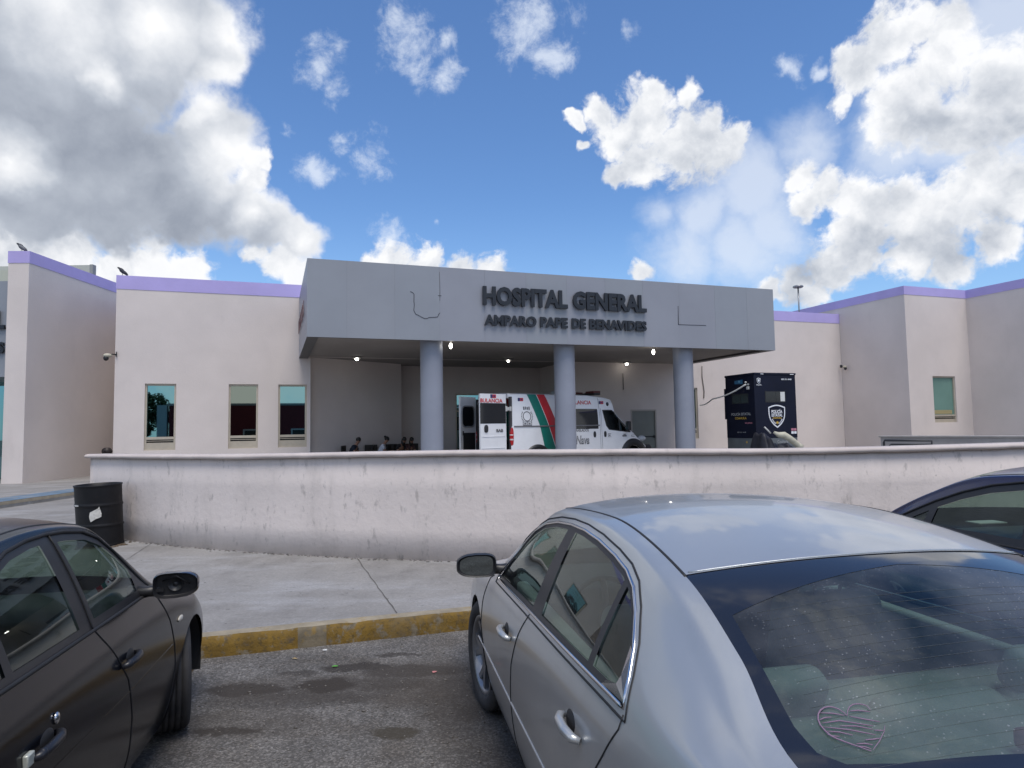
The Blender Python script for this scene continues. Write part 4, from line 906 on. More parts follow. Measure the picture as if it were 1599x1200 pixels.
# ------------------------------------------------------------------ ACROSS THE STREET (behind the camera; seen only in the glass and the paint)
RB_ = M('dark_red_building_paint', (.12, .012, .016), .8, var=.1, vs=.5)
rb = empty('red_building', BP(-4, -15), 0, 'long dark red building across the street, behind the viewer', 'building')
XRB = frame(e1*-8.9+e2*-20, e1)
bm = bmesh.new(); box(bm, 0, 60, -10, 0, 0, 4.25, X=XRB); obj('wall', bm, RB_, rb, world=True)
bm = bmesh.new(); box(bm, -.1, 60.1, -10.1, .1, 4.25, 4.45, X=XRB); obj('roof', bm, MATS['grey_trim'], rb, world=True)
for x in (.6, 6.3, 10.6, 20, 30, 42):
    bm = bmesh.new(); box(bm, x, x+1.8, .002, .06, .9, 2.0, X=XRB); o = obj('window', bm, M('white_window_surround', (.5, .5, .5), .6), rb, world=True)
    bm = bmesh.new(); box(bm, x+.12, x+1.68, .062, .07, 1.0, 1.88, X=XRB); obj('pane', bm, BLK, o, world=True)
bm = bmesh.new(); box(bm, -.95, -.15, -1, .2, 0, 4.3, X=XRB); tag(obj('gate_pier', bm, M('pale_grey_pier', (.34, .38, .4), .8)), 'pale grey pier at the end of the red building across the street', 'pier')
LEAFM = M('tree_leaves', (.035, .06, .022), .7, var=.5, vs=.8); BARK = M('bark', (.10, .08, .06), .9, var=.3, vs=5)
def tree(loc, h, lab):
    e = empty('tree', loc, 0, lab, 'tree', 'trees across the street')
    bm = bmesh.new(); tube(bm, [(0, 0, 0), (.1, .05, h*.25), (0, .1, h*.5), (.2, 0, h*.75)], [.22, .17, .12, .05], 10)
    for i in range(7):
        a = i*.9; z = h*(.25+.06*i); tube(bm, [(.05, .05, z), (math.cos(a)*h*.15, math.sin(a)*h*.15, z+h*.12), (math.cos(a)*h*.26, math.sin(a)*h*.26, z+h*.2)], [.08, .05, .02], 6)
    obj('trunk', bm, BARK, e); bm = bmesh.new()
    cl = [(random.gauss(0, h*.16), random.gauss(0, h*.16), h*random.uniform(.22, .95), h*random.uniform(.10, .18)) for _ in range(16)]
    for _ in range(5200):
        c = random.choice(cl); d = V((random.gauss(0, 1), random.gauss(0, 1), random.gauss(0, 1))).normalized()*c[3]*random.uniform(.6, 1.05); p = V(c[:3])+d; s = .13
        u = V((random.gauss(0, 1), random.gauss(0, 1), random.gauss(0, 1))).normalized()*s; v = u.orthogonal().normalized()*s*.6
        bm.faces.new([bm.verts.new(q) for q in (p-u, p+v, p+u, p-v)])
    obj('crown', bm, LEAFM, e)
for i, (x, y, h) in enumerate(((-2.6, -2, 5.3), (-5.0, -3, 5.8), (-8.5, -3, 5.6), (-14, -5, 6.5), (-21, -4, 6.2))):
    p = XRB @ V((x, y, 0)); tree(p, h, ['leafy tree nearest the pier across the street', 'second leafy tree from the pier across the street', 'middle leafy tree of the row across the street', 'tallest leafy tree of the row across the street', 'leafy tree farthest from the pier across the street'][i])
bm = bmesh.new()
for y in (8, 9.2):
    for x0 in range(-45, 60, 15): tube(bm, [XRB @ V((x0+15*t/8, y-6, 6.6-.3*math.sin(math.pi*t/8)+(y-8)*.3)) for t in range(9)], .02, 4)
tag(obj('overhead_wires', bm, BLK), 'black overhead wires along the street behind the viewer', 'wires')

# ------------------------------------------------------------------ VEHICLE TOOLS
def pchip(xs, ys):
    n = len(xs); h = [xs[i+1]-xs[i] for i in range(n-1)]; d = [(ys[i+1]-ys[i])/h[i] for i in range(n-1)]; m = [0]*n
    m[0], m[-1] = d[0], d[-1]
    for i in range(1, n-1):
        if d[i-1]*d[i] <= 0: m[i] = 0
        else:
            w1_, w2_ = 2*h[i]+h[i-1], h[i]+2*h[i-1]; m[i] = (w1_+w2_)/(w1_/d[i-1]+w2_/d[i])
    def f(x):
        x = min(max(x, xs[0]), xs[-1]); i = 0
        while i < n-2 and x > xs[i+1]: i += 1
        t = (x-xs[i])/h[i]; t2, t3 = t*t, t*t*t
        return (2*t3-3*t2+1)*ys[i]+(t3-2*t2+t)*h[i]*m[i]+(-2*t3+3*t2)*ys[i+1]+(t3-t2)*h[i]*m[i+1]
    return f
def crom(p0, p1, p2, p3, t): return .5*((2*p1)+(p2-p0)*t+(2*p0-5*p1+4*p2-p3)*t*t+(3*p1-p0-3*p2+p3)*t*t*t)
class Body:
    """smooth symmetric shell lofted through lengthwise curves. curves: list (bottom edge -> roof centre) of [(u, x, y, z)...]"""
    def __init__(s, curves, nu, nv, ubreaks=()):
        s.cf = []
        for c in curves:
            us = [q[0] for q in c]; s.cf.append([pchip(us, [q[j] for q in c]) for j in (1, 2, 3)])
        s.nu, s.nv, s.nc = nu, nv, len(curves); s.u0, s.u1 = curves[0][0][0], curves[0][-1][0]
        s.bm = bmesh.new(); s.lu = s.bm.faces.layers.float.new('u'); s.lv = s.bm.faces.layers.float.new('v')
        us = sorted(set([s.u0+(s.u1-s.u0)*i/nu for i in range(nu+1)]+list(ubreaks)))
        vs = [i/nv for i in range((s.nc-1)*nv+1)]
        cols = []
        for u in us:
            P = [V([f(u) for f in c]) for c in s.cf]
            half = []
            for v in vs:
                i = min(int(v+1e-9), s.nc-2); t = v-i
                p1, p2 = P[i], P[i+1]; p0 = P[i-1] if i else p1*2-p2; p3 = P[i+2] if i+2 < s.nc else V((P[i].x, -P[i].y, P[i].z))
                half.append(crom(p0, p1, p2, p3, t))
            half[-1].y = 0
            L_ = [s.bm.verts.new(p) for p in half]; R__ = [s.bm.verts.new(V((p.x, -p.y, p.z))) for p in half[:-1]]
            cols.append((L_, R__))
        m = len(vs)-1
        for a in range(len(us)-1):
            (L0, R0), (L1, R1) = cols[a], cols[a+1]; um = (us[a]+us[a+1])/2
            for b in range(m):
                vm = (vs[b]+vs[b+1])/2
                for q, sgn in (((L0[b], L0[b+1], L1[b+1], L1[b]), 1), ((((R0+[L0[-1]])[b]), ((R1+[L1[-1]])[b]), ((R1+[L1[-1]])[b+1]), ((R0+[L0[-1]])[b+1])), -1)):
                    try: f = s.bm.faces.new(q)
                    except ValueError: continue
                    f.smooth = True; f[s.lu] = um; f[s.lv] = vm*sgn
        for (Lc, Rc), rev in ((cols[0], False), (cols[-1], True)):
            ring = Lc + Rc[::-1]
            try: f = s.bm.faces.new(ring[::-1] if rev else ring); f[s.lu] = s.u0 if not rev else s.u1
            except ValueError: pass
        s.bm.normal_update()
        bmesh.ops.recalc_face_normals(s.bm, faces=s.bm.faces)
        s.bm.faces.ensure_lookup_table()
        s.bvh = BVHTree.FromBMesh(s.bm)
    def side(s, sgn, x, z, off=0.):
        h = s.bvh.ray_cast(V((x, sgn*3, z)), V((0, -sgn, 0)))
        if h[0] is None: return V((x, sgn*.8, z)), V((0, sgn, 0))
        n = h[1] if h[1].y*sgn > 0 else -h[1]
        return h[0]+n*off, n
    def top(s, x, y, off=0.):
        h = s.bvh.ray_cast(V((x, y, 4)), V((0, 0, -1))); n = h[1] if h[1].z > 0 else -h[1]
        return h[0]+n*off, n
def carve(bm, poly, proj, filt):
    """cut a convex outline into the mesh; proj = 'xz' or 'xy'; returns the faces inside"""
    ax = {'xz': (0, 2), 'xy': (0, 1)}[proj]
    ar = sum(poly[i][0]*poly[(i+1) % len(poly)][1]-poly[(i+1) % len(poly)][0]*poly[i][1] for i in range(len(poly)))
    if ar < 0: poly = poly[::-1]
    x0, x1, y0, y1 = min(p[0] for p in poly)-.08, max(p[0] for p in poly)+.08, min(p[1] for p in poly)-.08, max(p[1] for p in poly)+.08
    faces = [f for f in bm.faces if filt(f) and any(x0 < v.co[ax[0]] < x1 for v in f.verts) and any(y0 < v.co[ax[1]] < y1 for v in f.verts)]
    for i in range(len(poly)):
        p, q = poly[i], poly[(i+1) % len(poly)]; nx, ny = q[1]-p[1], -(q[0]-p[0])     # outward normal
        if abs(nx)+abs(ny) < 1e-7: continue
        no = V((0, 0, 0)); no[ax[0]] = nx; no[ax[1]] = ny; co = V((0, 0, 0)); co[ax[0]] = p[0]; co[ax[1]] = p[1]
        g = list({*faces, *{e for f in faces for e in f.edges}, *{v for f in faces for v in f.verts}})
        r = bmesh.ops.bisect_plane(bm, geom=g, plane_co=co, plane_no=no, dist=1e-6)
        faces = [f for f in r['geom'] if isinstance(f, bmesh.types.BMFace) and f.is_valid and (f.calc_center_median()-co).dot(no) < 0]
    return faces
def split(bm, faces, off=0.):
    """move faces into a new bmesh"""
    t = bmesh.new(); mp = {}
    for f in faces:
        for v in f.verts:
            if v not in mp: mp[v] = t.verts.new(v.co - v.normal*off)
        try: g = t.faces.new([mp[v] for v in f.verts]); g.smooth = True
        except ValueError: pass
    bmesh.ops.delete(bm, geom=faces, context='FACES'); return t
def wheel_parts(parent, loc, r, w, rot_steer, side, spokes=5, rim_mat=None, rr=.66, name='wheel'):
    """wheel with tyre and rim; side=+1 left, outer face along +y*side"""
    e = empty(name, loc, rot_steer); e.parent = parent
    X = Matrix.Rotation(R_(-90)*side, 4, 'X')
    bm = bmesh.new(); h = w/2
    prof = [(r*rr, -h*.85), (r*.80, -h), (r*.93, -h*.98), (r*.985, -h*.82)]
    n = 5
    for i in range(n):
        a = -h*.78+h*1.56*i/n; b = -h*.78+h*1.56*(i+1)/n; rc = r*(1-.012*abs((a+b)/2/h)**2)
        prof += [(rc, a+.004), (rc, b-.004)] + ([(rc-.008, b-.003), (rc-.008, b+.003)] if i < n-1 else [])
    prof += [(r*.985, h*.82), (r*.93, h*.98), (r*.80, h), (r*rr, h*.85), (r*rr, -h*.85)]
    lathe(bm, prof, 64, X=X); obj('tyre', bm, TYRE, e)
    bm = bmesh.new(); R1 = r*rr
    lathe(bm, [(R1+.006, h*.86), (R1-.004, h*.90), (R1-.018, h*.80), (R1-.03, h*.3), (R1-.035, -h*.6)], 48, X=X)
    lathe(bm, [(.0, h*.74), (.05, h*.74), (.068, h*.66), (.068, h*.2), (0, h*.2)], 24, X=X)
    for k in range(spokes):
        a0 = 2*math.pi*k/spokes
        for s_ in (-1, 1):
            p = []; m = 7
            for i in range(m):
                t = i/(m-1); rad = .05+(R1-.065)*t; aa = a0+s_*(.10+.19*t**1.5); wd = .020-.004*t
                c = V((rad*math.cos(aa), rad*math.sin(aa), h*(.66+.10*t))); tn = V((-math.sin(aa), math.cos(aa), 0))
                p.append((c-tn*wd, c+tn*wd, c+tn*wd*.8-V((0, 0, .03)), c-tn*wd*.8-V((0, 0, .03))))
            pv = None
            for q in p:
                row = [bm.verts.new(X @ v) for v in q]
                if pv:
                    for j in range(4): bm.faces.new((pv[j], pv[(j+1) % 4], row[(j+1) % 4], row[j]))
                pv = row
    bmesh.ops.recalc_face_normals(bm, faces=bm.faces)
    obj('rim', bm, rim_mat or STEEL, e)
    bm = bmesh.new(); lathe(bm, [(0, h*.1), (R1*.8, h*.1), (R1*.8, -.0)], 32, X=X); obj('brake_disc', bm, M('brake_steel', (.06, .055, .05), .5, metal=.5), e)
    return e
def outline_tube(body, sgn, pts, r, off, bm, closed=True, mat=0, dens=.03, seg=6):
    path = []; n = len(pts)
    for i in range(n if closed else n-1):
        a, b = V(pts[i]), V(pts[(i+1) % n]); m = max(1, int((b-a).length/dens))
        for j in range(m): path.append(a.lerp(b, j/m))
    if not closed: path.append(V(pts[-1]))
    P = [body.side(sgn, p.x, p.y, off)[0] for p in path]
    tube(bm, P, r, seg, mat, closed=closed)
def offset_poly(poly, d):
    """shrink a convex polygon by d"""
    n = len(poly); ar = sum(poly[i][0]*poly[(i+1) % n][1]-poly[(i+1) % n][0]*poly[i][1] for i in range(n)); s = 1 if ar > 0 else -1
    L_ = []
    for i in range(n):
        p, q = V(poly[i]), V(poly[(i+1) % n]); t = (q-p).normalized(); nn = V((-t.y, t.x))*s; L_.append((p+nn*d, t))
    out_ = []
    for i in range(n):
        (p, t), (q, u) = L_[i-1], L_[i]; cr = t.x*u.y-t.y*u.x
        if abs(cr) < 1e-3: out_.append(tuple(q)); continue
        w_ = q-p; k_ = (w_.x*u.y-w_.y*u.x)/cr; out_.append(tuple(p+t*k_))
    return out_
def clip_poly(poly, a, b):
    """keep the part of poly left of the line a->b"""
    res = []; n = len(poly); f = lambda p: (b[0]-a[0])*(p[1]-a[1])-(b[1]-a[1])*(p[0]-a[0])
    for i in range(n):
        p, q = poly[i], poly[(i+1) % n]; fp, fq = f(p), f(q)
        if fp >= 0: res.append(p)
        if fp*fq < 0: t = fp/(fp-fq); res.append((p[0]+(q[0]-p[0])*t, p[1]+(q[1]-p[1])*t))
    return res
def seat(parent, x, y, mat, z=.30, wid=.48, lean=.22, head=True, s=1.):
    e = empty('seat', (x, y, z)); e.parent = parent
    bm = bmesh.new(); box(bm, -.25, .27, -wid/2, wid/2, -.08, .10, bev=.05, seg=3)
    T = Matrix.Translation((-.24, 0, .05)) @ Matrix.Rotation(-lean, 4, 'Y'); box(bm, -.07, .06, -wid/2, wid/2, .0, .60*s, X=T, bev=.055, seg=4)
    obj('cushion', bm, mat, e, smooth=True)
    if head:
        bm = bmesh.new(); box(bm, -.06, .045, -.13, .13, .64*s, .84*s, X=T, bev=.045, seg=4); tube(bm, [T @ V((0, -.06, .58)), T @ V((0, -.06, .66))], .008, 6); tube(bm, [T @ V((0, .06, .58)), T @ V((0, .06, .66))], .008, 6)
        obj('headrest', bm, mat, e, smooth=True)
    return e
def car(name, label, pose, curves, paint, cfg):
    ox, oy, yaw = pose
    # car frame: +x forward, +y left, origin under the front axle
    c = empty(name, (ox, oy, 0), yaw+R_(90), label, 'car')
    B = Body(curves, cfg.get('nu', 130), 7, ubreaks=cfg.get('ub', (4, 6, 8, 10)))
    bm = B.bm; lu, lv = B.lu, B.lv
    g = cfg['glass']
    # front and rear screens
    for (ua, ub_, nm, inner) in ((4, 6, 'windscreen', cfg.get('ws_inner')), (8, 10, 'rear_window', cfg['rw_inner'])):
        fs = [f for f in bm.faces if ua < f[lu] < ub_ and abs(f[lv]) > 7]
        t = split(bm, fs, .002)
        if inner:
            t.normal_update()
            pane = carve(t, inner, 'xy', lambda f: True)
            pt = split(t, pane, .001); fr = obj(nm, t, cfg['frit'], c); obj('pane', pt, cfg.get('rglass', g) if nm == 'rear_window' else g, fr)
        else: obj(nm, t, g, c)
    # side glass
    for sgn in (1, -1):
        fs = carve(bm, cfg['dlo'], 'xz', lambda f: f.calc_center_median().y*sgn > .35 and f.calc_center_median().z > .8 and 3 < abs(f[lv]) < 7.3)
        t = split(bm, fs, .004); t.normal_update()
        tr = bmesh.new()
        panes = []
        for poly in cfg['panes']:
            ps = carve(t, poly, 'xz', lambda f: True); panes.append(split(t, ps, .005))
        dl = obj('side_window', t, BLK, c)
        for pm in panes: obj('pane', pm, g, dl)
        outline_tube(B, sgn, cfg['dlo'], cfg['trim_r'], cfg.get('trim_off', -.001), tr); obj('window_trim', tr, cfg['trim'], dl)
        if cfg.get('trim2'):
            tr = bmesh.new(); outline_tube(B, sgn, offset_poly(cfg['dlo'], -.022), .004, 0, tr); obj('window_seal', tr, DARK, dl)
    # wheel arches
    for sgn in (1, -1):
        for cx in (0, -cfg['wb']):
            R0 = cfg['arch']; poly = [(cx+R0*math.cos(a*math.pi/14), cfg['tr']+R0*math.sin(a*math.pi/14)) for a in range(28)]
            fs = carve(bm, poly, 'xz', lambda f: f.calc_center_median().y*sgn > .45 and f.calc_center_median().z < .85)
            bmesh.ops.delete(bm, geom=fs, context='FACES')
    # doors
    for sgn in (1, -1):
        for di, (poly, hx, hz, seam) in enumerate(cfg['doors']):
            fs = carve(bm, poly, 'xz', lambda f: f.calc_center_median().y*sgn > .4 and abs(f[lv]) < 6.9)
            d = obj('door', split(bm, fs), paint, c)
            sb = bmesh.new(); outline_tube(B, sgn, seam, .0035, .0, sb, closed=False, seg=5); obj('door_seam', sb, DARK, d)
            # handle: dark cup with a bar over it
            p, n_ = B.side(sgn, hx, hz); X = frame(p, V((1, 0, 0)), V((0, n_.z*-sgn, abs(n_.y))).normalized() if abs(n_.z) < .9 else V((0, 0, 1)))
            hb_ = bmesh.new(); blob(hb_, (.015, sgn*-.004, .004), (.055, .010, .034), mat=1, X=X, seg=20, rings=12)
            pts = [X @ V(q) for q in ((.085, sgn*.002, -.002), (.07, sgn*.020, 0), (.03, sgn*.034, .001), (-.04, sgn*.036, 0), (-.09, sgn*.026, -.003), (-.105, sgn*.004, -.006))]
            tube(hb_, pts, [.010, .014, .0155, .016, .015, .010], 10, 0)
            if cfg.get('keycap'): blob(hb_, (-.078, sgn*.028, -.002), (.016, .016, .017), X=X, seg=10, rings=8)
            obj('handle', hb_, [cfg.get('handle_mat', paint), cfg.get('cup', DARK)], d)
    # body crease line and rocker trim
    if cfg.get('crease'):
        for sgn in (1, -1):
            cb_ = bmesh.new(); outline_tube(B, sgn, cfg['crease'], cfg.get('crease_r', .006), cfg.get('crease_off', -.001), cb_, closed=False); obj('side_moulding', cb_, cfg.get('crease_mat', paint), c)
    # roof ditch
    for sgn in (1, -1):
        db = bmesh.new(); path = []
        f = B.cf[7]
        for i in range(40):
            u = 5.9+(8.02-5.9)*i/39; path.append(V((f[0](u), sgn*f[1](u), f[2](u)-.003)))
        tube(db, path, cfg.get('ditch', .008), 6); obj('roof_seam', db, DARK, c)
    # headliner under the roof, inside of pillars
    hl = [f_ for f_ in bm.faces if 5.9 < f_[lu] < 8.1 and abs(f_[lv]) > 6.3]
    t = bmesh.new(); mp = {}
    for f_ in hl:
        for v in f_.verts:
            if v not in mp: mp[v] = t.verts.new(v.co-v.normal*.025 if v.normal.z > 0 else v.co+v.normal*.025)
        try: t.faces.new([mp[v] for v in f_.verts]).smooth = True
        except ValueError: pass
    obj('headliner', t, cfg['seatm'], c)
    obj('body', bm, paint, c)
    # underbody, wheel wells
    t = bmesh.new(); wl_ = cfg['hw']
    for cx in (0, -cfg['wb']):
        for sgn in (1, -1):
            m = 20; R0 = cfg['arch']+.01; pv = None
            for i in range(m+1):
                a = -.25+ (math.pi+.5)*i/m; row = [t.verts.new((cx+R0*math.cos(a), sgn*(wl_-.03), max(.12, cfg['tr']+R0*math.sin(a)))), t.verts.new((cx+R0*math.cos(a), sgn*(wl_-.34), max(.12, cfg['tr']+R0*math.sin(a))))]
                if pv: t.faces.new((pv[0], row[0], row[1], pv[1])).smooth = True
                pv = row
            t.faces.new([t.verts.new((cx+R0*math.cos(-.25+(math.pi+.5)*i/m), sgn*(wl_-.34), max(.12, cfg['tr']+R0*math.sin(-.25+(math.pi+.5)*i/m)))) for i in range(m+1)])
    box(t, -cfg['wb']-.9, .75, -wl_+.35, wl_-.35, .16, .20); box(t, -cfg['wb']+.42, -.42, -wl_+.06, wl_-.06, .19, .25)
    obj('underbody', t, DARK, c)
    # cabin
    t = bmesh.new(); bz_ = cfg['belt']
    box(t, cfg['dash'][0]-.35, cfg['dash'][0], -wl_+.14, wl_-.14, .5, cfg['dash'][1]-.02, bev=.05, seg=3); box(t, cfg['dash'][0]-.05, cfg['dash'][0]+.45, -wl_+.16, wl_-.16, .6, cfg['dash'][1]-.05, bev=.02)
    obj('dashboard', t, SEATD, c)
    for sgn in (1, -1):
        t = bmesh.new(); xx0, xx1 = cfg['dash'][0]-.1, cfg['shelf'][0]
        box(t, xx1, xx0, sgn*(wl_-.15)-.03, sgn*(wl_-.15)+.03, .28, bz_-.03, bev=.015); obj('door_card', t, cfg['cardm'], c)
    t = bmesh.new(); sx0, sx1, sz = cfg['shelf'][:3]; box(t, sx1, sx0, -wl_+.22, wl_-.22, sz-.03, sz); obj('parcel_shelf', t, cfg['shelfm'], c)
    for y in (.37, -.37): seat(c, cfg['seat'][0], y, cfg['seatm'], cfg['seat'][2])
    t = bmesh.new(); rs = cfg['seat'][1]; T = Matrix.Translation((rs-.22, 0, cfg['seat'][2]+.06)) @ Matrix.Rotation(-.42, 4, 'Y')
    box(t, -.30+rs, .25+rs, -wl_+.2, wl_-.2, cfg['seat'][2]-.12, cfg['seat'][2]+.12, bev=.05, seg=3)
    for y0, y1 in ((-.62, -.21), (-.2, .2), (.21, .62)): box(t, -.07, .07, y0, y1, 0, cfg['rsh'], X=T, bev=.05, seg=4)
    rsn = obj('rear_seat', t, cfg['seatm'], c, smooth=True)
    for y, hw_ in cfg.get('hry', ((-.42, .13), (.42, .13))):
        t = bmesh.new(); box(t, .0, .09, y-hw_, y+hw_, cfg['rsh']-.03, cfg['rsh']+.10, X=T, bev=.035, seg=4); obj('headrest', t, cfg['seatm'], rsn, smooth=True)
    t = bmesh.new(); SW = Matrix.Translation((cfg['dash'][0]-.42, .37, .80)) @ Matrix.Rotation(R_(-62), 4, 'Y')
    tube(t, [SW @ V((.185*math.cos(a*math.pi/14), .185*math.sin(a*math.pi/14), 0)) for a in range(28)], .014, 8, closed=True); tube(t, [SW @ V((-.18, 0, 0)), SW @ V((0, 0, -.03)), SW @ V((.18, 0, 0))], .018, 6); tube(t, [SW @ V((0, 0, -.02)), SW @ V((0, 0, -.25))], .035, 8); obj('steering_wheel', t, BLK, c)
    t = bmesh.new(); box(t, cfg['mir'][0]-.02, cfg['mir'][0]+.02, -.12, .12, cfg['mir'][1]-.035, cfg['mir'][1]+.03, bev=.012); tube(t, [(cfg['mir'][0], 0, cfg['mir'][1]+.02), (cfg['mir'][0]+.04, 0, cfg['mir'][1]+.09)], .01, 6); obj('rear_view_mirror', t, BLK, c)
    # wheels
    for sgn in (1, -1):
        for cx in (0, -cfg['wb']):
            wheel_parts(c, (cx, sgn*(cfg['hw']-.02-cfg['tw']/2), cfg['tr']), cfg['tr'], cfg['tw'], cfg.get('steer', 0) if cx == 0 else 0, sgn, cfg.get('spokes', 5), cfg.get('rim'), cfg.get('rr', .66))
    # lamps
    for sgn in (1, -1):
        for nm, u_, m_ in (('headlight', cfg['hl'], M('clear_lamp', (.5, .52, .55), .1)), ('tail_light', cfg['tl'], M('red_lamp', (.35, .01, .01), .15))):
            t = bmesh.new(); blob(t, (u_[0], sgn*u_[1], u_[2]), u_[3], seg=16, rings=10, power=.8); obj(nm, t, m_, c)
    return c, B

# ---- silver saloon
def saloon_curves(p):
    """p: dict of scale numbers -> the ten lengthwise curves"""
    ub = [0, 1, 2, 3, 4, 5, 6, 7, 8, 9, 10, 11, 12]
    xb = p['xb']; hw = p['hw']
    Wd = [hw*f for f in (.66, .86, .955, 1, 1, 1, 1, 1, 1, 1, .985, .93, .80)]
    zb = p['zbelt']
    def col(dy, z): return [(u, xb[i], Wd[i]-dy(i), z(i)) for i, u in enumerate(ub)]
    def zz(frac, base): return lambda i: base+(zb[i]-base)*frac
    C = [col(lambda i: .07, lambda i: .20 if i in (0, 12) else .17), col(lambda i: .022, zz(.20, .18)), col(lambda i: .0, zz(.53, .18)), col(lambda i: .010, zz(.82, .18)),
         [(u, xb[i], Wd[i]-p['in'][i], zb[i]) for i, u in enumerate(ub)]]
    c7, c9, c6 = p['c7'], p['c9'], p['c6']
    c4 = C[4]
    c5 = [(u, (c4[i][1]+c6[i][0])/2, (c4[i][2]+c6[i][1])/2+p.get('bulge', .012), (c4[i][3]+c6[i][2])/2) for i, u in enumerate(ub)]
    c8 = [(u, c7[i][0]+(c9[i][0]-c7[i][0])*.75, c7[i][1]*.52, c7[i][2]+(c9[i][1]-c7[i][2])*.76) for i, u in enumerate(ub)]
    C += [c5, [(u, *c6[i]) for i, u in enumerate(ub)], [(u, *c7[i]) for i, u in enumerate(ub)], c8, [(u, c9[i][0], 0, c9[i][1]) for i, u in enumerate(ub)]]
    return C
SIL = dict(hw=.885,
    xb=[.90, .80, .55, 0, -.40, -.80, -1.20, -1.75, -2.35, -2.70, -3.02, -3.62, -3.85],
    zbelt=[.56, .64, .72, .82, .892, .912, .925, .948, .972, .985, .99, .975, .90],
    **{'in': [.05, .05, .05, .05, .05, .05, .05, .05, .055, .06, .065, .08, .09]},
    c6=[(.90, .50, .60), (.80, .64, .68), (.55, .73, .76), (0, .755, .85), (-.34, .76, .918), (-.78, .705, 1.14), (-1.12, .645, 1.282), (-1.70, .635, 1.318), (-2.30, .665, 1.245), (-2.66, .70, 1.12), (-2.98, .735, 1.025), (-3.60, .72, .985), (-3.82, .66, .92)],
    c7=[(.91, .45, .62), (.81, .58, .70), (.56, .67, .775), (0.02, .70, .87), (-.26, .715, .94), (-.74, .64, 1.19), (-1.10, .575, 1.335), (-1.70, .555, 1.362), (-2.36, .585, 1.283), (-2.70, .61, 1.165), (-3.00, .655, 1.045), (-3.60, .66, 1.0), (-3.83, .62, .93)],
    c9=[(.98, .63), (.93, .72), (.66, .81), (.14, .90), (-.06, .95), (-.58, 1.22), (-1.02, 1.375), (-1.68, 1.412), (-2.44, 1.330), (-2.83, 1.205), (-3.18, 1.07), (-3.72, 1.03), (-3.90, .95)])
SILP = M('silver_car_paint', (.46, .475, .48), .32, metal=.58, coat=.55, crough=.06, var=.03, vs=1.5, stain=[((.26, .255, .24), 3.0, .5, .8, .22, (1, 1, .5))])
SGL = glass_mat('tinted_car_glass', (.42, .50, .46), (.9, 1.0, .97), 1.62, 0.0, .25)
SRG = glass_mat('dusty_rear_glass', (.45, .56, .53), (.88, .92, .92), 1.5, .015, 1.0)
dlo_s = [(-.57, .905), (-2.485, .976), (-2.45, 1.04), (-2.40, 1.10), (-2.31, 1.172), (-2.22, 1.222), (-2.12, 1.252), (-1.98, 1.274), (-1.78, 1.294), (-1.58, 1.302), (-1.38, 1.298), (-1.18, 1.282), (-.98, 1.248), (-.82, 1.19), (-.70, 1.11), (-.61, 1.0)]
ins = offset_poly(dlo_s, .022)
pane_f = clip_poly(ins, (-1.355, 0), (-1.36, 2)); pane_f = pane_f if all(p[0] > -1.37 for p in pane_f) else clip_poly(ins, (-1.36, 2), (-1.355, 0))
def band(poly, xa0, xa1, xb0, xb1):
    """part of poly with x between the slanted lines a (low x) and b (high x); xa0 = x at z 0.95, xa1 = x at z 1.27"""
    sl = lambda x0, x1: ((x0+(x1-x0)*(0-.95)/.32, 0), (x0+(x1-x0)*(2-.95)/.32, 2))
    a = sl(xa0, xa1); b = sl(xb0, xb1)
    return clip_poly(clip_poly(poly, a[1], a[0]), b[0], b[1])
pn_s = [band(ins, -1.365, -1.36, 5, 5), band(ins, -2.145, -2.13, -1.525, -1.475), band(ins, -9, -9, -2.195, -2.165)]
cfgS = dict(glass=SGL, rglass=SRG, frit=M('black_screen_border', (.012, .013, .018), .12, coat=.5), dlo=dlo_s, panes=pn_s, trim=CHROME, trim_r=.0072, trim2=True, wb=2.85, arch=.355, tr=.325, tw=.215, hw=.885,
    rw_inner=[(-2.448, .52), (-2.475, .30), (-2.497, 0), (-2.475, -.30), (-2.448, -.52), (-2.475, -.545), (-2.90, -.60), (-2.97, -.597), (-3.015, -.565), (-3.05, -.47), (-3.10, -.22), (-3.115, 0), (-3.10, .22), (-3.05, .47), (-3.015, .565), (-2.97, .597), (-2.90, .60), (-2.475, .545)],
    doors=[([(-.36, .235), (-.36, .86), (-.42, .895), (-1.36, .925), (-1.27, .80), (-1.16, .60), (-1.12, .235)], -1.05, .765, [(-.44, .895), (-.37, .87), (-.28, .72), (-.24, .58), (-.27, .42), (-.36, .20)]),
           ([(-1.13, .235), (-1.17, .60), (-1.28, .80), (-1.37, .925), (-2.46, .965), (-2.48, .90), (-2.40, .72), (-2.32, .60), (-2.20, .38), (-2.16, .235)], -2.15, .80, [(-1.37, .925), (-1.27, .80), (-1.18, .66), (-1.13, .47), (-1.12, .20)])],
    crease=[(-.10, .465), (-1.12, .47), (-2.42, .50)], crease_r=.0075, belt=.95, dash=(-.62, .93), shelf=(-2.42, -3.05, .97), seat=(-1.30, -2.20, .38), rsh=.60, hry=((.46, .11), (-.36, .14)), seatm=SEATG, cardm=SEATL, shelfm=SEATG, mir=(-1.0, 1.22),
    hl=(.72, .68, .66, (.16, .12, .07)), tl=(-3.80, .66, .80, (.06, .13, .09)), rim=M('grey_alloy', (.28, .29, .31), .35, metal=.8, var=.1, vs=9), rr=.70, ditch=.006, steer=R_(7))
silver, BS = car('parked_car', 'silver saloon in front, with a pink heart drawn on its dusty rear window', (.62, 4.42, R_(11)), saloon_curves(SIL), SILP, cfgS)
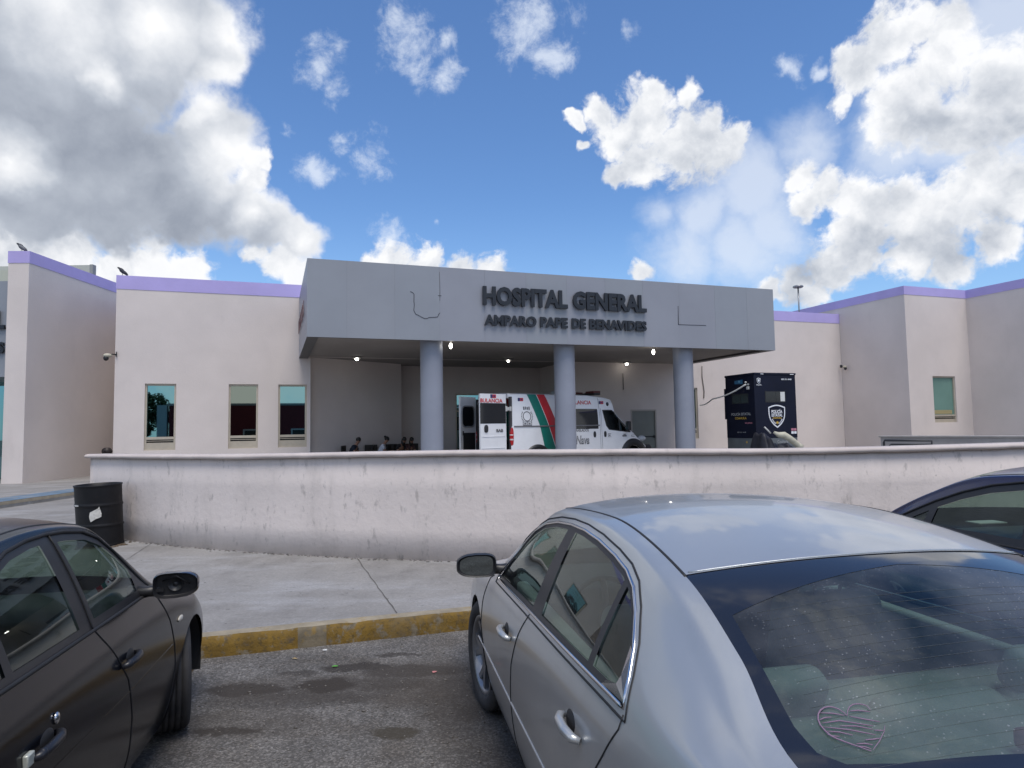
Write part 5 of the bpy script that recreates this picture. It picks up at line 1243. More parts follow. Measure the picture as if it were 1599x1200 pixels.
# silver: rear door cut line behind the window
for sgn in (1, -1):
    sb = bmesh.new(); outline_tube(BS, sgn, [(-2.50, .965), (-2.50, .93), (-2.44, .84), (-2.39, .78), (-2.34, .68)], .0035, 0, sb, closed=False); obj('quarter_panel_seam', sb, DARK, silver)
# B-pillar gloss strips and chrome corner of the side window
for sgn in (1, -1):
    t = bmesh.new(); P_ = [BS.side(sgn, x, z, -.001)[0] for x, z in ((-2.30, .975), (-2.475, .985), (-2.40, 1.09), (-2.375, 1.10), (-2.40, 1.03), (-2.39, 1.005), (-2.33, .995))]
    f = t.faces.new([t.verts.new(p) for p in P_]); bmesh.ops.triangulate(t, faces=[f]); obj('chrome_corner', t, CHROME, silver)
def mirror(parent, sgn, x, yc, zc, w, h, mat, shell_only=False, glass=None, armx=.0):
    """door mirror: shell open to the rear with glass set in, on an arm"""
    e = empty('door_mirror', (x, sgn*yc, zc)); e.parent = parent; e.rotation_euler = (0, 0, -sgn*R_(6))
    n = 28; out_ = []
    for i in range(n):
        a = 2*math.pi*i/n; ca_, sa_ = math.cos(a), math.sin(a); px = math.copysign(abs(ca_)**.5, ca_)*w/2; py = math.copysign(abs(sa_)**.5, sa_)*h/2
        if px > 0: py *= 1-.30*(px/(w/2))**2*(1 if py < 0 else .9)
        out_.append((px, py))
    bm = bmesh.new(); prof = [(-.012, .96), (0, 1.0), (.03, 1.0), (.07, .90), (.10, .70), (.118, .40), (.122, .05)]
    pv = None
    for (dx, sc_) in prof:
        row = [bm.verts.new((dx, sgn*p[0]*sc_, p[1]*sc_)) for p in out_]
        if pv:
            for j in range(n): bm.faces.new((pv[j], pv[(j+1) % n], row[(j+1) % n], row[j])).smooth = True
        pv = row
    bm.faces.new(pv); bmesh.ops.recalc_face_normals(bm, faces=bm.faces); obj('mirror_shell', bm, mat, e)
    bm = bmesh.new(); pv = None
    for (dx, sc_) in ((-.012, .96), (.004, .90), (.03 if shell_only else .006, .84)):
        row = [bm.verts.new((dx, sgn*p[0]*sc_, p[1]*sc_)) for p in out_]
        if pv:
            for j in range(n): bm.faces.new((pv[j], pv[(j+1) % n], row[(j+1) % n], row[j])).smooth = True
        pv = row
    bm.faces.new(pv)
    if shell_only:
        X = Matrix.Rotation(R_(90), 4, 'Y'); lathe(bm, [(.036, 0), (.036, .006), (.031, .006), (.030, .002), (.0, .002)], 18, X=Matrix.Translation((.028, -.005*sgn, 0)) @ Matrix.Rotation(R_(-90), 4, 'Y'))
        lathe(bm, [(.012, .002), (.010, .006), (.0, .006)], 14, X=Matrix.Translation((.028, -.005*sgn, 0)) @ Matrix.Rotation(R_(-90), 4, 'Y'))
        box(bm, .012, .03, sgn*-.075-.02, sgn*-.075+.02, -.03, -.015); tube(bm, [(.015, -.06*sgn, .02), (.0, .0, .045), (.015, .06*sgn, .0)], .004, 5)
    obj('mirror_frame', bm, BLK, e)
    if not shell_only:
        bm = bmesh.new(); bm.faces.new([bm.verts.new((.003, sgn*p[0]*.83, p[1]*.81)) for p in out_][::-sgn]); obj('mirror_glass', bm, glass, e)
    bm = bmesh.new(); tube(bm, [(.05, -sgn*w*.35, -h*.22), (.055, -sgn*w*.62, -h*.25), (.06+armx, -sgn*(w*.5+.11), -h*.30)], [.030, .026, .04], 10); obj('mirror_arm', bm, BLK, e)
    return e
MG = M('mirror_glass', (.26, .29, .29), .02, metal=1.)
mirror(silver, 1, -.60, .958, .985, .215, .125, BLK, glass=MG)
mirror(silver, -1, -.60, .958, .985, .215, .125, BLK, glass=MG)
# heater lines and the pink heart on the rear glass (left rear of the pane)
bm = bmesh.new()
for i in range(15):
    x = -2.60-.031*i; w_ = .50+.07*i/14
    path = [BS.top(x-.05*(1-(y/w_)**2), y, -.002)[0] for y in [w_*(j/10-1) for j in range(21)]]
    tube(bm, path, .0003, 4)
obj('heater_lines', bm, M('heater_line', (.075, .085, .09), .6), silver)
HM = M('pink_marker', (.22, .145, .215), .8)
bm = bmesh.new()
SMI = (Matrix.Translation((.62, 4.42, 0)) @ Matrix.Rotation(R_(101), 4, 'Z')).inverted()
def glass_pt(cx_, cy_):
    """point on the rear glass under a place in the photograph"""
    o_ = SMI @ CAM; d_ = (SMI.to_3x3() @ ray(1180+cx_/3.816, 1050+cy_/3.816)).normalized(); h_ = BS.bvh.ray_cast(o_, d_); return h_[0]+V((0, 0, 1))*.0015
def stroke(pts, r):
    P_ = []
    for (a_, b_) in zip(pts, pts[1:]): P_ += [(a_[0]+(b_[0]-a_[0])*t/4, a_[1]+(b_[1]-a_[1])*t/4) for t in range(4)]
    P_.append(pts[-1]); n_ = len(P_); tube(bm, [glass_pt(*q) for q in P_], [r*(.45+.75*math.sin(math.pi*min(1, max(0, .08+.84*i/(n_-1))))) for i in range(n_)], 5)
stroke([(545,265),(525,245),(495,225),(465,214),(435,210),(408,216),(385,232),(373,255),(372,285),(385,320),(415,355),(450,385),(485,402),(520,415),(570,434),(620,450),(660,466),(690,475)], .0016)
stroke([(545,265),(548,235),(560,210),(580,197),(605,193),(635,196),(662,205),(685,230)], .0012)
stroke([(700,470),(712,450),(735,420),(765,360),(770,322)], .0008)
for p_ in (((385,246),(460,250),(530,262)), ((380,290),(410,276),(452,272)), ((396,308),(500,293),(700,325)), ((400,330),(560,348),(715,378)), ((422,356),(500,362),(578,380)), ((560,236),(610,232),(682,240)), ((556,266),(650,285),(740,300)), ((500,325),(600,326),(700,345)), ((600,432),(650,430),(700,438)), ((650,408),(700,405),(742,398)), ((706,350),(735,352),(762,352)), ((610,445),(650,450),(690,462)), ((425,372),(450,384),(500,388))): stroke(p_, .0014)
obj('heart_drawing', bm, HM, silver)
bm = bmesh.new(); box(bm, -2.98, -2.90, -.10, .06, .985, 1.03, bev=.01); obj('brake_light', bm, M('third_brake_light', (.10, .02, .03), .4), silver)
# roof edge bright line at the rear screen
bm = bmesh.new(); f7, f8, f9 = BS.cf[7], BS.cf[8], BS.cf[9]
path = [v.co.copy() for v in []]
for y in [(.585*(1-j/15)) for j in range(31)]:
    t_ = abs(y)/.585; x = -2.44+(.08)*t_**2.2 + .004; path.append(BS.top(x+.004, max(-.57, min(.57, y)), .001)[0])
tube(bm, path, .003, 5); obj('roof_edge', bm, M('bright_roof_edge', (.45, .48, .5), .3, metal=.5), silver)

# ---- black hatch-backed saloon on the left
BLKC = dict(hw=.845,
    xb=[.66, .58, .38, 0, -.48, -.85, -1.15, -1.60, -2.15, -2.48, -2.80, -3.15, -3.32],
    zbelt=[.48, .58, .67, .775, .885, .91, .92, .925, .94, .95, .965, .95, .88],
    **{'in': [.05, .05, .05, .05, .045, .045, .045, .045, .05, .055, .06, .08, .09]},
    c6=[(.66, .46, .52), (.58, .60, .61), (.38, .68, .70), (0, .71, .80), (-.50, .735, .925), (-.78, .69, 1.12), (-1.04, .645, 1.27), (-1.50, .628, 1.322), (-2.05, .645, 1.29), (-2.42, .68, 1.15), (-2.75, .715, 1.0), (-3.12, .69, .96), (-3.30, .63, .89)],
    c7=[(.67, .42, .54), (.59, .54, .63), (.39, .63, .715), (.0, .66, .82), (-.42, .69, .945), (-.76, .63, 1.17), (-1.04, .58, 1.325), (-1.50, .56, 1.368), (-2.10, .58, 1.325), (-2.46, .61, 1.19), (-2.78, .65, 1.03), (-3.12, .63, .975), (-3.30, .60, .90)],
    c9=[(.74, .56), (.70, .65), (.48, .75), (.08, .85), (-.22, .955), (-.62, 1.22), (-.96, 1.37), (-1.48, 1.415), (-2.18, 1.37), (-2.60, 1.22), (-2.94, 1.05), (-3.22, .99), (-3.38, .92)])
BPAINT = M('dusty_black_car_paint', (.006, .0065, .009), .16, metal=.0, coat=.0, spec=.32, var=.1, vs=2, stain=[((.028, .034, .046), 1.6, .42, .85, .40, (1, 1, 2.2)), ((.07, .07, .072), 14, .64, .8, .2, None)])
BGL = glass_mat('green_car_glass', (.46, .56, .50), (.9, 1.0, .97), 1.55, 0., .35)
dlo_b = [(-.60, .93), (-2.08, .955), (-2.12, .99), (-2.06, 1.12), (-1.96, 1.22), (-1.84, 1.285), (-1.71, 1.318), (-1.55, 1.332), (-1.40, 1.332), (-1.25, 1.322), (-1.08, 1.298), (-.95, 1.25), (-.82, 1.165), (-.70, 1.05), (-.63, .975)]
ins = offset_poly(dlo_b, .020)
pn_b = [band(offset_poly(dlo_b, .036), -1.325, -1.335, -.815, -.70), band(offset_poly(dlo_b, .030), -1.955, -1.95, -1.465, -1.475), band(offset_poly(dlo_b, .03), -9, -9, -2.0, -1.99)]
cfgB = dict(glass=BGL, frit=cfgS['frit'], dlo=dlo_b, panes=pn_b, trim=DARK, trim_r=.008, wb=2.5, arch=.335, tr=.300, tw=.195, hw=.835,
    rw_inner=[(-2.24, .46), (-2.28, 0), (-2.24, -.46), (-2.72, -.56), (-2.82, -.5), (-2.85, 0), (-2.82, .5), (-2.72, .56)],
    doors=[([(-.47, .25), (-.42, .45), (-.44, .66), (-.52, .86), (-.58, .905), (-1.36, .918), (-1.24, .82), (-1.12, .65), (-1.03, .42), (-1.0, .25)], -1.10, .745, [(-.60, .91), (-.57, .86), (-.48, .74), (-.42, .60), (-.38, .46), (-.42, .20)]),
           ([(-1.02, .25), (-1.05, .42), (-1.14, .65), (-1.26, .82), (-1.38, .918), (-2.06, .935), (-2.10, .86), (-2.02, .72), (-2.00, .60), (-1.95, .40), (-1.9, .25)], -1.88, .73, [(-1.375, 1.325), (-1.37, .95), (-1.33, .90), (-1.24, .80), (-1.12, .66), (-1.05, .48), (-1.0, .20)])],
    crease=[(-.45, .605), (-1.05, .60), (-1.95, .625)], crease_r=.022, crease_off=-.019, belt=.92, dash=(-.72, .93), shelf=(-2.12, -2.7, .93), seat=(-1.35, -2.0, .38), rsh=.56, seatm=SEATG, cardm=SEATD, shelfm=SEATD, mir=(-1.0, 1.22), steer=R_(17),
    hl=(.50, .60, .52, (.12, .11, .07)), tl=(-3.25, .62, .78, (.05, .12, .1)), handle_mat=M('dusty_handle', (.014, .015, .02), .35), keycap=True, rim=STEEL, rr=.62, ditch=.006, spokes=7)
black, BB = car('parked_car', 'dusty black saloon on the left with the glass missing from its door mirror', (-2.74, 3.895, R_(12)), saloon_curves(BLKC), BPAINT, cfgB)
SHELLP = M('dark_blue_black_shell', (.012, .012, .022), .2, coat=.6)
mirror(black, -1, -.80, .945, .985, .205, .125, SHELLP, shell_only=True)
mirror(black, 1, -.80, .945, .985, .205, .125, SHELLP, glass=MG)
# front wing repeater and the silver lock plates of the broken handle
t = bmesh.new(); p, n_ = BB.side(-1, -.30, .70, .004); blob(t, p, (.045, .008, .016), seg=12, rings=8); obj('side_repeater', t, M('clear_repeater_lamp', (.55, .52, .45), .25), black)
t = bmesh.new(); p, n_ = BB.side(-1, -1.80, .775, .004); blob(t, p, (.018, .009, .020), seg=12, rings=8); obj('lock_plate', t, CHROME, black)
t = bmesh.new(); p, n_ = BB.side(-1, -2.0, .735, .006); box(t, p.x-.025, p.x+.02, p.y-.01, p.y+.008, p.z-.022, p.z+.018, bev=.005); obj('handle_end', t, M('bare_handle_metal', (.5, .52, .46), .35, metal=.3), black)

# ---- blue car on the right
BLU = dict(hw=.845,
    xb=[.95, .85, .60, 0, -.05, -.40, -.85, -1.60, -2.3, -2.65, -3.0, -3.45, -3.6],
    zbelt=[.58, .70, .80, .88, .885, .90, .91, .93, .95, .955, .96, .95, .88],
    **{'in': [.05, .05, .05, .05, .045, .045, .045, .045, .05, .055, .06, .08, .09]},
    c6=[(.95, .46, .64), (.85, .60, .75), (.60, .68, .845), (.16, .72, .92), (.10, .735, .96), (-.26, .69, 1.15), (-.72, .64, 1.295), (-1.45, .62, 1.345), (-2.15, .64, 1.30), (-2.55, .67, 1.17), (-2.92, .70, 1.0), (-3.42, .68, .96), (-3.58, .63, .89)],
    c7=[(.96, .42, .66), (.86, .54, .765), (.61, .63, .86), (.22, .66, .93), (.16, .69, .985), (-.24, .64, 1.19), (-.70, .585, 1.345), (-1.45, .56, 1.392), (-2.20, .58, 1.33), (-2.6, .61, 1.2), (-2.95, .65, 1.03), (-3.42, .63, .975), (-3.58, .60, .90)],
    c9=[(1.03, .66), (.98, .79), (.72, .90), (.42, .96), (.34, .99), (-.12, 1.24), (-.62, 1.40), (-1.43, 1.445), (-2.28, 1.375), (-2.72, 1.23), (-3.1, 1.05), (-3.52, .99), (-3.66, .92)])
BLUP = M('deep_blue_car_paint', (.005, .008, .05), .25, metal=.0, coat=.35, var=.08, vs=2)
dlo_u = [(.02, .945), (-2.20, .965), (-2.24, 1.0), (-2.15, 1.12), (-1.98, 1.22), (-1.80, 1.285), (-1.55, 1.318), (-1.30, 1.322), (-1.05, 1.308), (-.80, 1.268), (-.58, 1.205), (-.36, 1.12), (-.12, 1.01), (.02, .955)]
ins = offset_poly(dlo_u[:-1], .03); dlo_u = offset_poly(dlo_u[:-1], -.022)
pn_u = [band(ins, -.30, -.36, 5, 5), band(ins, -1.12, -1.10, -.37, -.43), band(ins, -9, -9, -1.25, -1.22)]
cfgU = dict(cfgB); cfgU.update(glass=BGL, dlo=dlo_u, panes=pn_u, wb=2.6, hw=.835, crease=None, steer=0, dash=(-.45, .93), shelf=(-2.25, -2.9, .93), seat=(-1.15, -2.0, .38), mir=(-.65, 1.24), keycap=False,
    handle_mat=BLUP, hl=(.78, .62, .62, (.14, .12, .08)), tl=(-3.52, .62, .78, (.05, .12, .1)), rw_inner=[(-2.36, .46), (-2.40, 0), (-2.36, -.46), (-2.84, -.56), (-2.96, -.5), (-3.0, 0), (-2.96, .5), (-2.84, .56)],
    doors=[([(-.36, .25), (-.36, .86), (-.42, .90), (-1.20, .92), (-1.18, .80), (-1.08, .60), (-1.05, .25)], -1.0, .75, [(-.40, .91), (-.34, .80), (-.33, .30)]),
           ([(-1.07, .25), (-1.10, .60), (-1.20, .80), (-1.22, .92), (-2.15, .935), (-2.2, .86), (-2.12, .70), (-2.05, .45), (-2.0, .25)], -2.0, .76, [(-1.21, .92), (-1.19, .80), (-1.09, .60), (-1.06, .22)])])
blue, BU = car('parked_car', 'dark blue car on the right, mostly hidden behind the silver saloon', (3.72, 5.38, R_(8)), saloon_curves(BLU), BLUP, cfgU)
mirror(blue, 1, -.12, .945, .95, .2, .12, BLUP, glass=MG); mirror(blue, -1, -.12, .945, .95, .2, .13, BLUP, glass=MG)
t = bmesh.new(); box(t, -.33, -.20, .10, .33, .955, .962); obj('paper_on_dashboard', t, M('paper', (.6, .6, .58), .8), blue)

# ------------------------------------------------------------------ AMBULANCE
VO = CAM+ray(797, 613)*((2.80-H)/ray(797, 613).z)
va = R_(34); vd = V((math.cos(va), math.sin(va), 0)); vl = V((-vd.y, vd.x, 0)); HWV = 1.02
# van frame: +x forward from the rear face, +y left; right side (towards the viewer) at y = -HWV
vorg = V((VO.x, VO.y, 0))+vl*HWV
van = empty('ambulance', (vorg.x, vorg.y, FC), va, 'white high-roofed ambulance van with green and red stripes and open rear doors', 'ambulance')
xs_ = [0, .05, .4, 1.5, 3.0, 3.7, 4.18, 4.33, 4.85, 5.31, 5.65, 5.90, 5.99]
us_ = list(range(13))
def vcol(y, z): return [(u, x, y(x), z(x)) for u, x in zip(us_, xs_)]
def tp_(x, tab):
    for (a, b) in zip(tab, tab[1:]):
        if a[0] <= x <= b[0]: return a[1]+(b[1]-a[1])*(x-a[0])/(b[0]-a[0])
    return tab[0][1] if x < tab[0][0] else tab[-1][1]
top_ = [(0, 2.48), (.05, 2.50), (.4, 2.52), (3.0, 2.51), (3.57, 2.48), (4.18, 2.38), (4.33, 2.06), (4.85, 1.62), (5.31, 1.27), (5.65, 1.0), (5.90, .86), (5.99, .66)]
Tz = lambda x: tp_(x, top_)
yw = lambda x: HWV*tp_(x, [(0, .985), (.05, 1), (4.6, 1), (5.25, .975), (5.62, .93), (5.90, .80), (5.99, .68)])
zbv = lambda x: min(1.25, Tz(x)*.62)
vc = [vcol(lambda x: yw(x)-.04, lambda x: .32), vcol(lambda x: yw(x), lambda x: min(.45, Tz(x)*.5)), vcol(lambda x: yw(x), lambda x: min(.85, Tz(x)*.66)), vcol(lambda x: yw(x)-.005, lambda x: min(1.25, Tz(x)*.80)),
      vcol(lambda x: yw(x)-.025-.10*max(0, x-4.2)/1.8, lambda x: min(1.75, Tz(x)*.86)), vcol(lambda x: yw(x)-.085-.12*max(0, min(1, (x-4.0)/1.5)), lambda x: min(2.20, Tz(x)*.93)), vcol(lambda x: yw(x)-.13-.12*max(0, min(1, (x-4.0)/1.5)), lambda x: Tz(x)-.09),
      vcol(lambda x: yw(x)-.20-.08*max(0, min(1, (x-4.0)/1.5)), lambda x: Tz(x)-.015), vcol(lambda x: (yw(x)-.2)*.5, lambda x: Tz(x)+.03), vcol(lambda x: 0, lambda x: Tz(x)+.04)]
VB = Body(vc, 90, 5, ubreaks=(7, 9))
vb = VB.bm; vlu, vlv = VB.lu, VB.lv
# open the rear end
back = [f for f in vb.faces if f.calc_center_median().x < .001 or len(f.verts) > 12 and f.calc_center_median().x < .1]
bmesh.ops.delete(vb, geom=back, context='FACES')
fs = [f for f in vb.faces if 7.02 < f[vlu] < 9 and abs(f[vlv]) > 6.4]; obj('windscreen', split(vb, fs, .003), M('van_dark_glass', (.012, .015, .018), .06, spec=.6), van)
rt = lambda f: f.calc_center_median().y < -.5
lf = lambda f: f.calc_center_median().y > .5
VG = glass_mat('van_side_glass', (.20, .24, .22), (.9, 1, 1), 1.5)
for flt, sgn in ((rt, -1), (lf, 1)):
    # wheels arches first
    for cx in (1.0, 5.06):
        poly = [(cx+.43*math.cos(a*math.pi/14), .36+.43*math.sin(a*math.pi/14)) for a in range(28)]; bmesh.ops.delete(vb, geom=carve(vb, poly, 'xz', lambda f: flt(f) and f.calc_center_median().z < .95), context='FACES')
    a = split(vb, carve(vb, [(2.38, 1.38), (3.50, 1.38), (3.50, 2.04), (2.38, 2.04)], 'xz', flt), .004); obj('side_window', a, M('black_van_glass', (.012, .014, .017), .05), van)
    for poly in ([(3.71, 2.01), (3.76, 1.75), (3.84, 1.47), (3.96, 1.34), (4.40, 1.29), (4.92, 1.24), (4.98, 1.27), (4.72, 1.57), (4.40, 1.86), (4.13, 2.01)],):
        t = split(vb, carve(vb, poly, 'xz', flt), .004); t.normal_update()
        ip = offset_poly(poly, .035); pns = [clip_poly(ip, (4.42, 0), (4.42, 3)), clip_poly(ip, (4.48, 3), (4.48, 0))]
        pp_ = [split(t, carve(t, q, 'xz', lambda f: True), .004) for q in pns if len(q) > 2]
        o = obj('door_window', t, BLK, van)
        for q in pp_: obj('pane', q, VG, o)
    # stripes
    gpoly = [(.72, 2.60), (1.03, 2.60), (1.22, 2.0), (1.50, 1.30), (1.75, .3), (1.32, .3), (1.22, .9), (1.10, 1.50)]
    for nm, mt, polys in (('green_stripe', GREENM, ([(.70, 2.49), (1.05, 2.49), (1.44, 1.50), (1.10, 1.50)], [(1.10, 1.50), (1.44, 1.50), (1.86, .33), (1.38, .33)])),
                          ('red_stripe', REDM, ([(1.07, 2.49), (1.38, 2.49), (1.80, 1.50), (1.46, 1.50)], [(1.46, 1.50), (1.80, 1.50), (2.26, .33), (1.88, .33)]))):
        tt = bmesh.new()
        for pl_ in polys:
            q = split(vb, carve(vb, pl_, 'xz', lambda f: flt(f) and abs(f[vlv]) < 7.2)); me = bpy.data.meshes.new('x'); q.to_mesh(me); q.free(); tt.from_mesh(me); bpy.data.meshes.remove(me)
        for f in tt.faces: f.smooth = True
        obj(nm, tt, mt, van)
    t = bmesh.new(); box(t, .12, 3.55, sgn*HWV-.012, sgn*HWV+.018, 1.475, 1.515, bev=.008); obj('door_rail', t, M('rail_grey', (.14, .14, .15), .5), van)
    # dark lower cladding and arch lips
    for cx in (1.0, 5.06):
        t = bmesh.new(); pv = None
        for i in range(25):
            a = R_(-8)+math.pi*1.09*i/24
            row = [t.verts.new((cx+r_*math.cos(a), sgn*(HWV+o_-(.02 if cx > 3 else 0)*0), .36+r_*math.sin(a)*1.02)) for r_, o_ in ((.43, -.03), (.43, .05), (.53, .05), (.66 if cx > 3 else .57, -.01))]
            if pv:
                for j in range(3): t.faces.new((pv[j], row[j], row[j+1], pv[j+1])).smooth = True
            pv = row
        obj('wheel_arch_trim', t, BLK, van)
    t = bmesh.new()
    for xa, xb_ in ((.0, .56), (1.45, 4.58), (5.52, 5.80)): box(t, xa, xb_, sgn*HWV-.03, sgn*HWV+.012, .30, .60 if xa != 1.45 else .50, bev=.01)
    obj('lower_cladding', t, BLK, van)
    t = bmesh.new(); blob(t, (.045, sgn*(HWV-.035), 1.18), (.065, .05, .30), seg=12, rings=14, power=.7); blob(t, (.04, sgn*(HWV-.03), 1.10), (.07, .052, .05), mat=1, seg=12, rings=8); blob(t, (.04, sgn*(HWV-.03), 1.24), (.07, .052, .04), mat=1, seg=12, rings=8); obj('tail_light', t, [M('red_lens', (.4, .012, .015), .2), M('clear_lens', (.6, .55, .55), .2)], van)
    t = bmesh.new()
    for poly in ([(3.58, 2.42), (3.58, .40)], [(3.64, 2.06), (3.64, 1.4), (3.66, .50)], [(2.28, 2.40), (2.28, .40)]):
        outline_tube(VB, sgn, poly, .006, 0, t, closed=False)
    obj('door_seam', t, M('van_seam', (.12, .12, .13), .8), van)
    t = bmesh.new()
    for hx_ in (3.32, 3.78): blob(t, (hx_, sgn*(HWV+.004), 1.20), (.055, .02, .10), seg=14, rings=10, power=.8)
    obj('door_handle', t, BLK, van)
    t = bmesh.new(); box(t, 4.66, 4.78, sgn*(HWV+.13)-.085, sgn*(HWV+.13)+.085, 1.30, 1.62, bev=.03, seg=3); tube(t, [(4.74, sgn*(HWV-.09), 1.33), (4.74, sgn*(HWV+.10), 1.40)], .04, 8)
    o = obj('door_mirror', t, BLK, van); t = bmesh.new(); box(t, 4.652, 4.658, sgn*(HWV+.13)-.065, sgn*(HWV+.13)+.065, 1.34, 1.58); obj('mirror_glass', t, M('van_mirror_glass', (.5, .52, .52), .03, metal=1), o)
    t = bmesh.new(); blob(t, (5.66, sgn*(HWV-.22), 1.02), (.16, .14, .10), seg=14, rings=10); obj('headlight', t, M('clear_lamp', (.5, .52, .55), .1), van)
obj('body', vb, WHITE, van)
t = bmesh.new(); box(t, .0, 5.6, -.95, .95, .28, .40); box(t, 5.55, 6.10, -.92, .92, .32, .80, bev=.12, seg=4); box(t, -.10, .02, -.9, .9, .38, .56, bev=.02); obj('underbody', t, BLK, van)
# inside and the rear frame
t = bmesh.new()
for y0, y1 in ((-HWV+.012, -HWV+.10), (HWV-.10, HWV-.012)): box(t, -.012, .06, y0, y1, .56, 2.40, 1)
box(t, -.008, .06, -HWV+.14, HWV-.14, 2.36, 2.50, bev=.01); obj('door_frame', t, [WHITE, M('dark_door_jamb', (.045, .045, .05), .6)], van)
t = bmesh.new(); box(t, .07, 3.5, -HWV+.05, HWV-.05, .56, .60); quad(t, [V((3.0, -.9, .6)), V((3.0, .9, .6)), V((3.0, .9, 2.4)), V((3.0, -.9, 2.4))]); box(t, .2, 1.9, .45, .93, .6, 1.05, bev=.03); box(t, .6, 2.6, -.93, -.60, .6, 1.6, bev=.03); obj('interior', t, M('van_interior', (.06, .062, .065), .7), van)
for z in (.62, 1.98):
    t = bmesh.new(); box(t, -.19, .0, -HWV+.0, -HWV+.035, z, z+.10, bev=.006); box(t, -.20, -.14, -HWV-.03, -HWV+.05, z-.03, z+.13, bev=.006); box(t, -.03, .02, -HWV-.02, -HWV+.05, z-.02, z+.12, bev=.006)
    obj('hinge', t, M('bright_hinge', (.55, .55, .53), .4, metal=.4), van)
# rear doors: right one swung out square to the van showing its outside, left one showing its inner side
def rdoor(hx_, hy_, open_dir, w, label):
    e = empty('rear_door', (hx_+w*math.cos(open_dir), hy_+w*math.sin(open_dir), 0), open_dir+math.pi); e.parent = van; e['label'] = label
    return e
DW = .93
DW = 1.0
rd = rdoor(-.17, -HWV+.0, R_(188), DW, 'rear door seen from outside with black window and red lettering')
bm = bmesh.new(); wall(bm, ID, 0, DW, .44, 2.47, .06, [(.012, DW-.02, 1.60, 2.19)]); obj('door_panel', bm, WHITE, rd)
bm = bmesh.new(); box(bm, .0, DW-.01, -.006, .02, 1.59, 2.195, bev=.004); obj('door_window', bm, M('black_van_glass', (.012, .014, .017), .05), rd)
bm = bmesh.new(); box(bm, .05, DW-.05, -.012, 0, 1.20, 1.22, bev=.004); box(bm, .05, DW-.05, -.012, 0, .86, .88, bev=.004); obj('pressed_line', bm, WHITE, rd)
bm = bmesh.new(); blob(bm, (.21, -.012, 1.44), (.075, .022, .115), seg=16, rings=10, power=.75); obj('door_handle', bm, BLK, rd)
bm = bmesh.new(); text_bm('BULANCIA', Matrix.Translation((-.0, -.010, 2.215)), w=.86, h=.115, depth=0, offset=.025, bm=bm)
obj('lettering', bm, REDM, rd)
BLM = M('navy_vinyl', (.02, .03, .12), .4)
def rbmark(par, x, z, w, h, y):
    bm = bmesh.new(); box(bm, x, x+w*.4, y-.003, y, z, z+h); box(bm, x+w*.4, x+w, y-.003, y, z, z+h, 1); box(bm, x+w*.55, x+w*.85, y-.005, y-.003, z+h*.3, z+h*.7, 0); obj('flasher', bm, [BLM, REDM], par)
rbmark(rd, .39, 2.345, .22, .11, -.001)
bm = text_bm('BAB', Matrix.Translation((.60, -.010, 1.34)), w=.27, h=.085, depth=0, offset=.05); obj('lettering', bm, GREYV, rd)
DW = .93
ld = rdoor(-.02, HWV-.02, R_(208), DW, 'rear door seen from its pale inner side')
bm = bmesh.new(); wall(bm, ID, 0, DW, .44, 2.47, .06, [(.12, DW-.08, 1.53, 2.15)]); obj('door_panel', bm, WHITE, ld)
bm = bmesh.new(); box(bm, .09, DW-.05, .012, .04, 1.50, 2.18, bev=.01); obj('door_window', bm, M('black_van_glass', (.012, .014, .017), .05), ld)
bm = bmesh.new(); rp = [(.12+.68*.5+.38*math.copysign(abs(math.cos(a*math.pi/14))**.45, math.cos(a*math.pi/14)), -.004, 1.84+.335*math.copysign(abs(math.sin(a*math.pi/14))**.45, math.sin(a*math.pi/14))) for a in range(28)]
tube(bm, rp, .022, 6, closed=True); obj('window_seal', bm, M('grey_seal', (.25, .26, .27), .6), ld)
bm = bmesh.new(); box(bm, .14, DW-.08, -.014, 0, .50, 1.32, bev=.01); box(bm, .10, .15, -.03, 0, 1.24, 1.38, bev=.01); obj('inner_trim', bm, M('black_trim_panel', (.02, .02, .022), .7), ld)
# markings on the right side
def vtext(s_, x, z, w, h, mt, off=.02, y=-HWV-.004, nm='lettering', shear=0.):
    bm = text_bm(s_, Matrix.Translation((x, y, z)), w=w, h=h, depth=0, offset=off, shear=shear); return obj(nm, bm, mt, van)
def onside(o, off=.006):
    for v in o.data.vertices:
        p = VB.side(-1, v.co.x, v.co.z, 0)[0]; v.co.y = p.y-off-(0.002 if False else 0)
onside(vtext('AMBULANCIA', 2.05, 2.19, 1.22, .125, REDM, .025)); onside(vtext('UNIDAD DE TRASLADOS', 1.80, 1.30, 1.27, .085, GREYV, .02))
onside(vtext('Nava', 2.52, .90, .56, .27, GREYV, .03, shear=.2)); onside(vtext('Nava', 2.545, .935, .50, .22, M('pale_grey_vinyl', (.42, .43, .45), .5), -.005, shear=.2), .009)
for x_, z_ in ((.33, 2.27), (3.60, 2.20)):
    yy = VB.side(-1, x_+.1, z_+.05)[0].y-.01; rbmark(van, x_, z_, .20, .10, yy)
bm = bmesh.new()
def SP(x, z, off=.006): return VB.side(-1, x, z, off)[0]
cxm, czm = .62, 1.80
for r0_, r1_ in ((.155, .128),):
    pv = None
    for i in range(33):
        a = 2*math.pi*i/32; row = [bm.verts.new(SP(cxm+r*math.cos(a), czm+r*math.sin(a))) for r in (r0_, r1_)]
        if pv: bm.faces.new((pv[0], row[0], row[1], pv[1]))
        pv = row
for i in range(7):
    for s_ in (-1, 1):
        a = R_(-40+i*13) if s_ > 0 else R_(220-i*13); c_ = (cxm+.205*math.cos(a), czm+.205*math.sin(a))
        bm.faces.new([bm.verts.new(SP(c_[0]+.026*math.cos(a+q), c_[1]+.026*math.sin(a+q)*(1.4 if q in (0, math.pi) else .6))) for q in (0, math.pi/2, math.pi, 3*math.pi/2)])
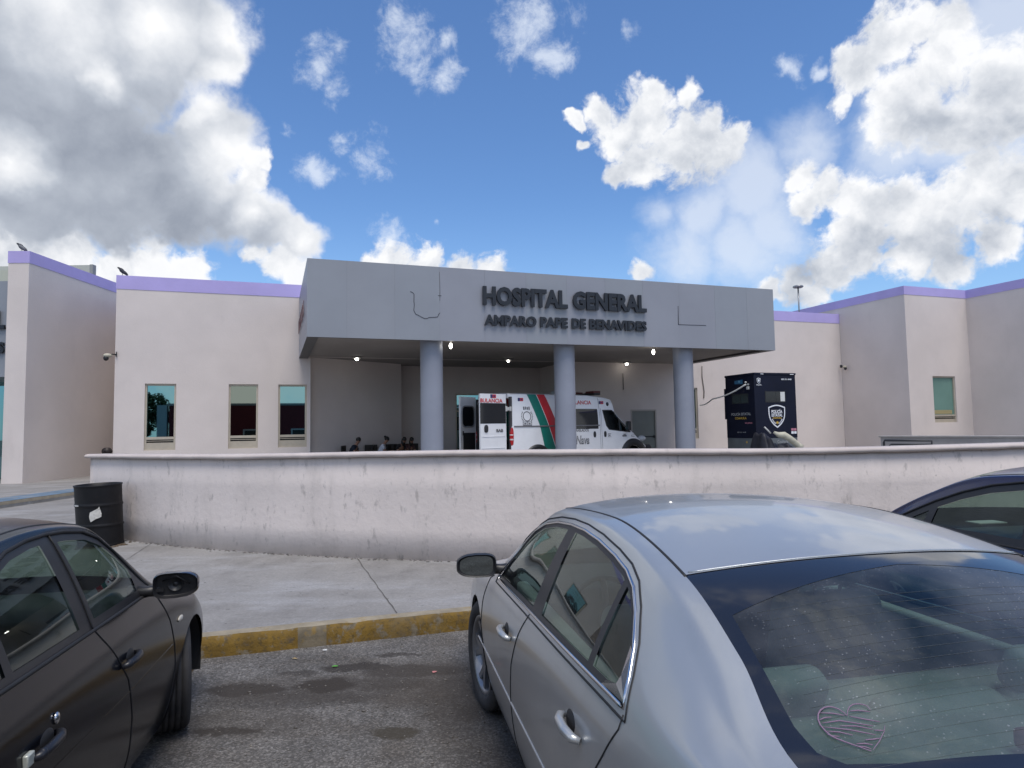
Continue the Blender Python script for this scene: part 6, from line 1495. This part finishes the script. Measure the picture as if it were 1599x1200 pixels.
for x_, z_, w_, h_ in ((cxm-.12, czm+.20, .05, .10), (cxm-.05, czm+.21, .04, .09), (cxm+.01, czm+.205, .05, .085), (cxm+.08, czm+.20, .045, .10), (cxm-.17, czm-.28, .34, .022), (cxm-.17, czm-.18, .34, .018), (cxm-.17, czm-.28, .02, .11), (cxm+.15, czm-.28, .02, .11), (cxm-.01, czm-.28, .02, .11), (cxm-.12, czm-.245, .08, .04), (cxm+.04, czm-.245, .08, .04)):
    bm.faces.new([bm.verts.new(SP(*q)) for q in ((x_, z_), (x_+w_, z_), (x_+w_, z_+h_), (x_, z_+h_))])
obj('crest', bm, GREYV, van)
bm = bmesh.new()
for x_, z_, w_, h_ in ((3.90, 1.20, .14, .015), (3.90, 1.10, .14, .012), (3.90, 1.10, .015, .10), (3.93, 1.14, .08, .035), (4.55, 1.10, .20, .05), (4.60, 1.16, .12, .03), (4.98, 1.09, .15, .012), (4.98, 1.14, .15, .012), (4.98, 1.09, .015, .06)):
    bm.faces.new([bm.verts.new(SP(*q)) for q in ((x_, z_), (x_+w_, z_), (x_+w_, z_+h_), (x_, z_+h_))])
obj('door_marks', bm, GREYV, van)
t = bmesh.new(); box(t, 2.55, 2.85, -.55, .35, 2.54, 2.68, bev=.04, seg=3); tube(t, [(2.52, -.62, 2.54), (2.54, -.62, 2.70), (2.84, -.62, 2.70), (2.86, -.62, 2.54)], .02, 6); obj('roof_unit', t, M('roof_unit_grey', (.42, .43, .43), .5), van)
t = bmesh.new(); box(t, 3.62, 3.90, -.70, .70, 2.52, 2.60, 0, bev=.02); box(t, 3.60, 3.92, -.68, -.25, 2.58, 2.66, 1, bev=.02); box(t, 3.60, 3.92, .25, .68, 2.58, 2.66, 1, bev=.02); obj('light_bar', t, [BLK, M('dull_red_beacon', (.10, .02, .02), .3)], van)
t = bmesh.new(); p = SP(3.98, 2.20, 0); blob(t, p, (.06, .04, .07), seg=12, rings=8); obj('side_lamp', t, M('dark_lamp', (.04, .045, .05), .2, metal=.3), van)
for cx in (1.0, 5.06):
    for sgn in (-1, 1): wheel_parts(van, (cx, sgn*(HWV-.15), .345), .345, .225, 0, sgn, 8)
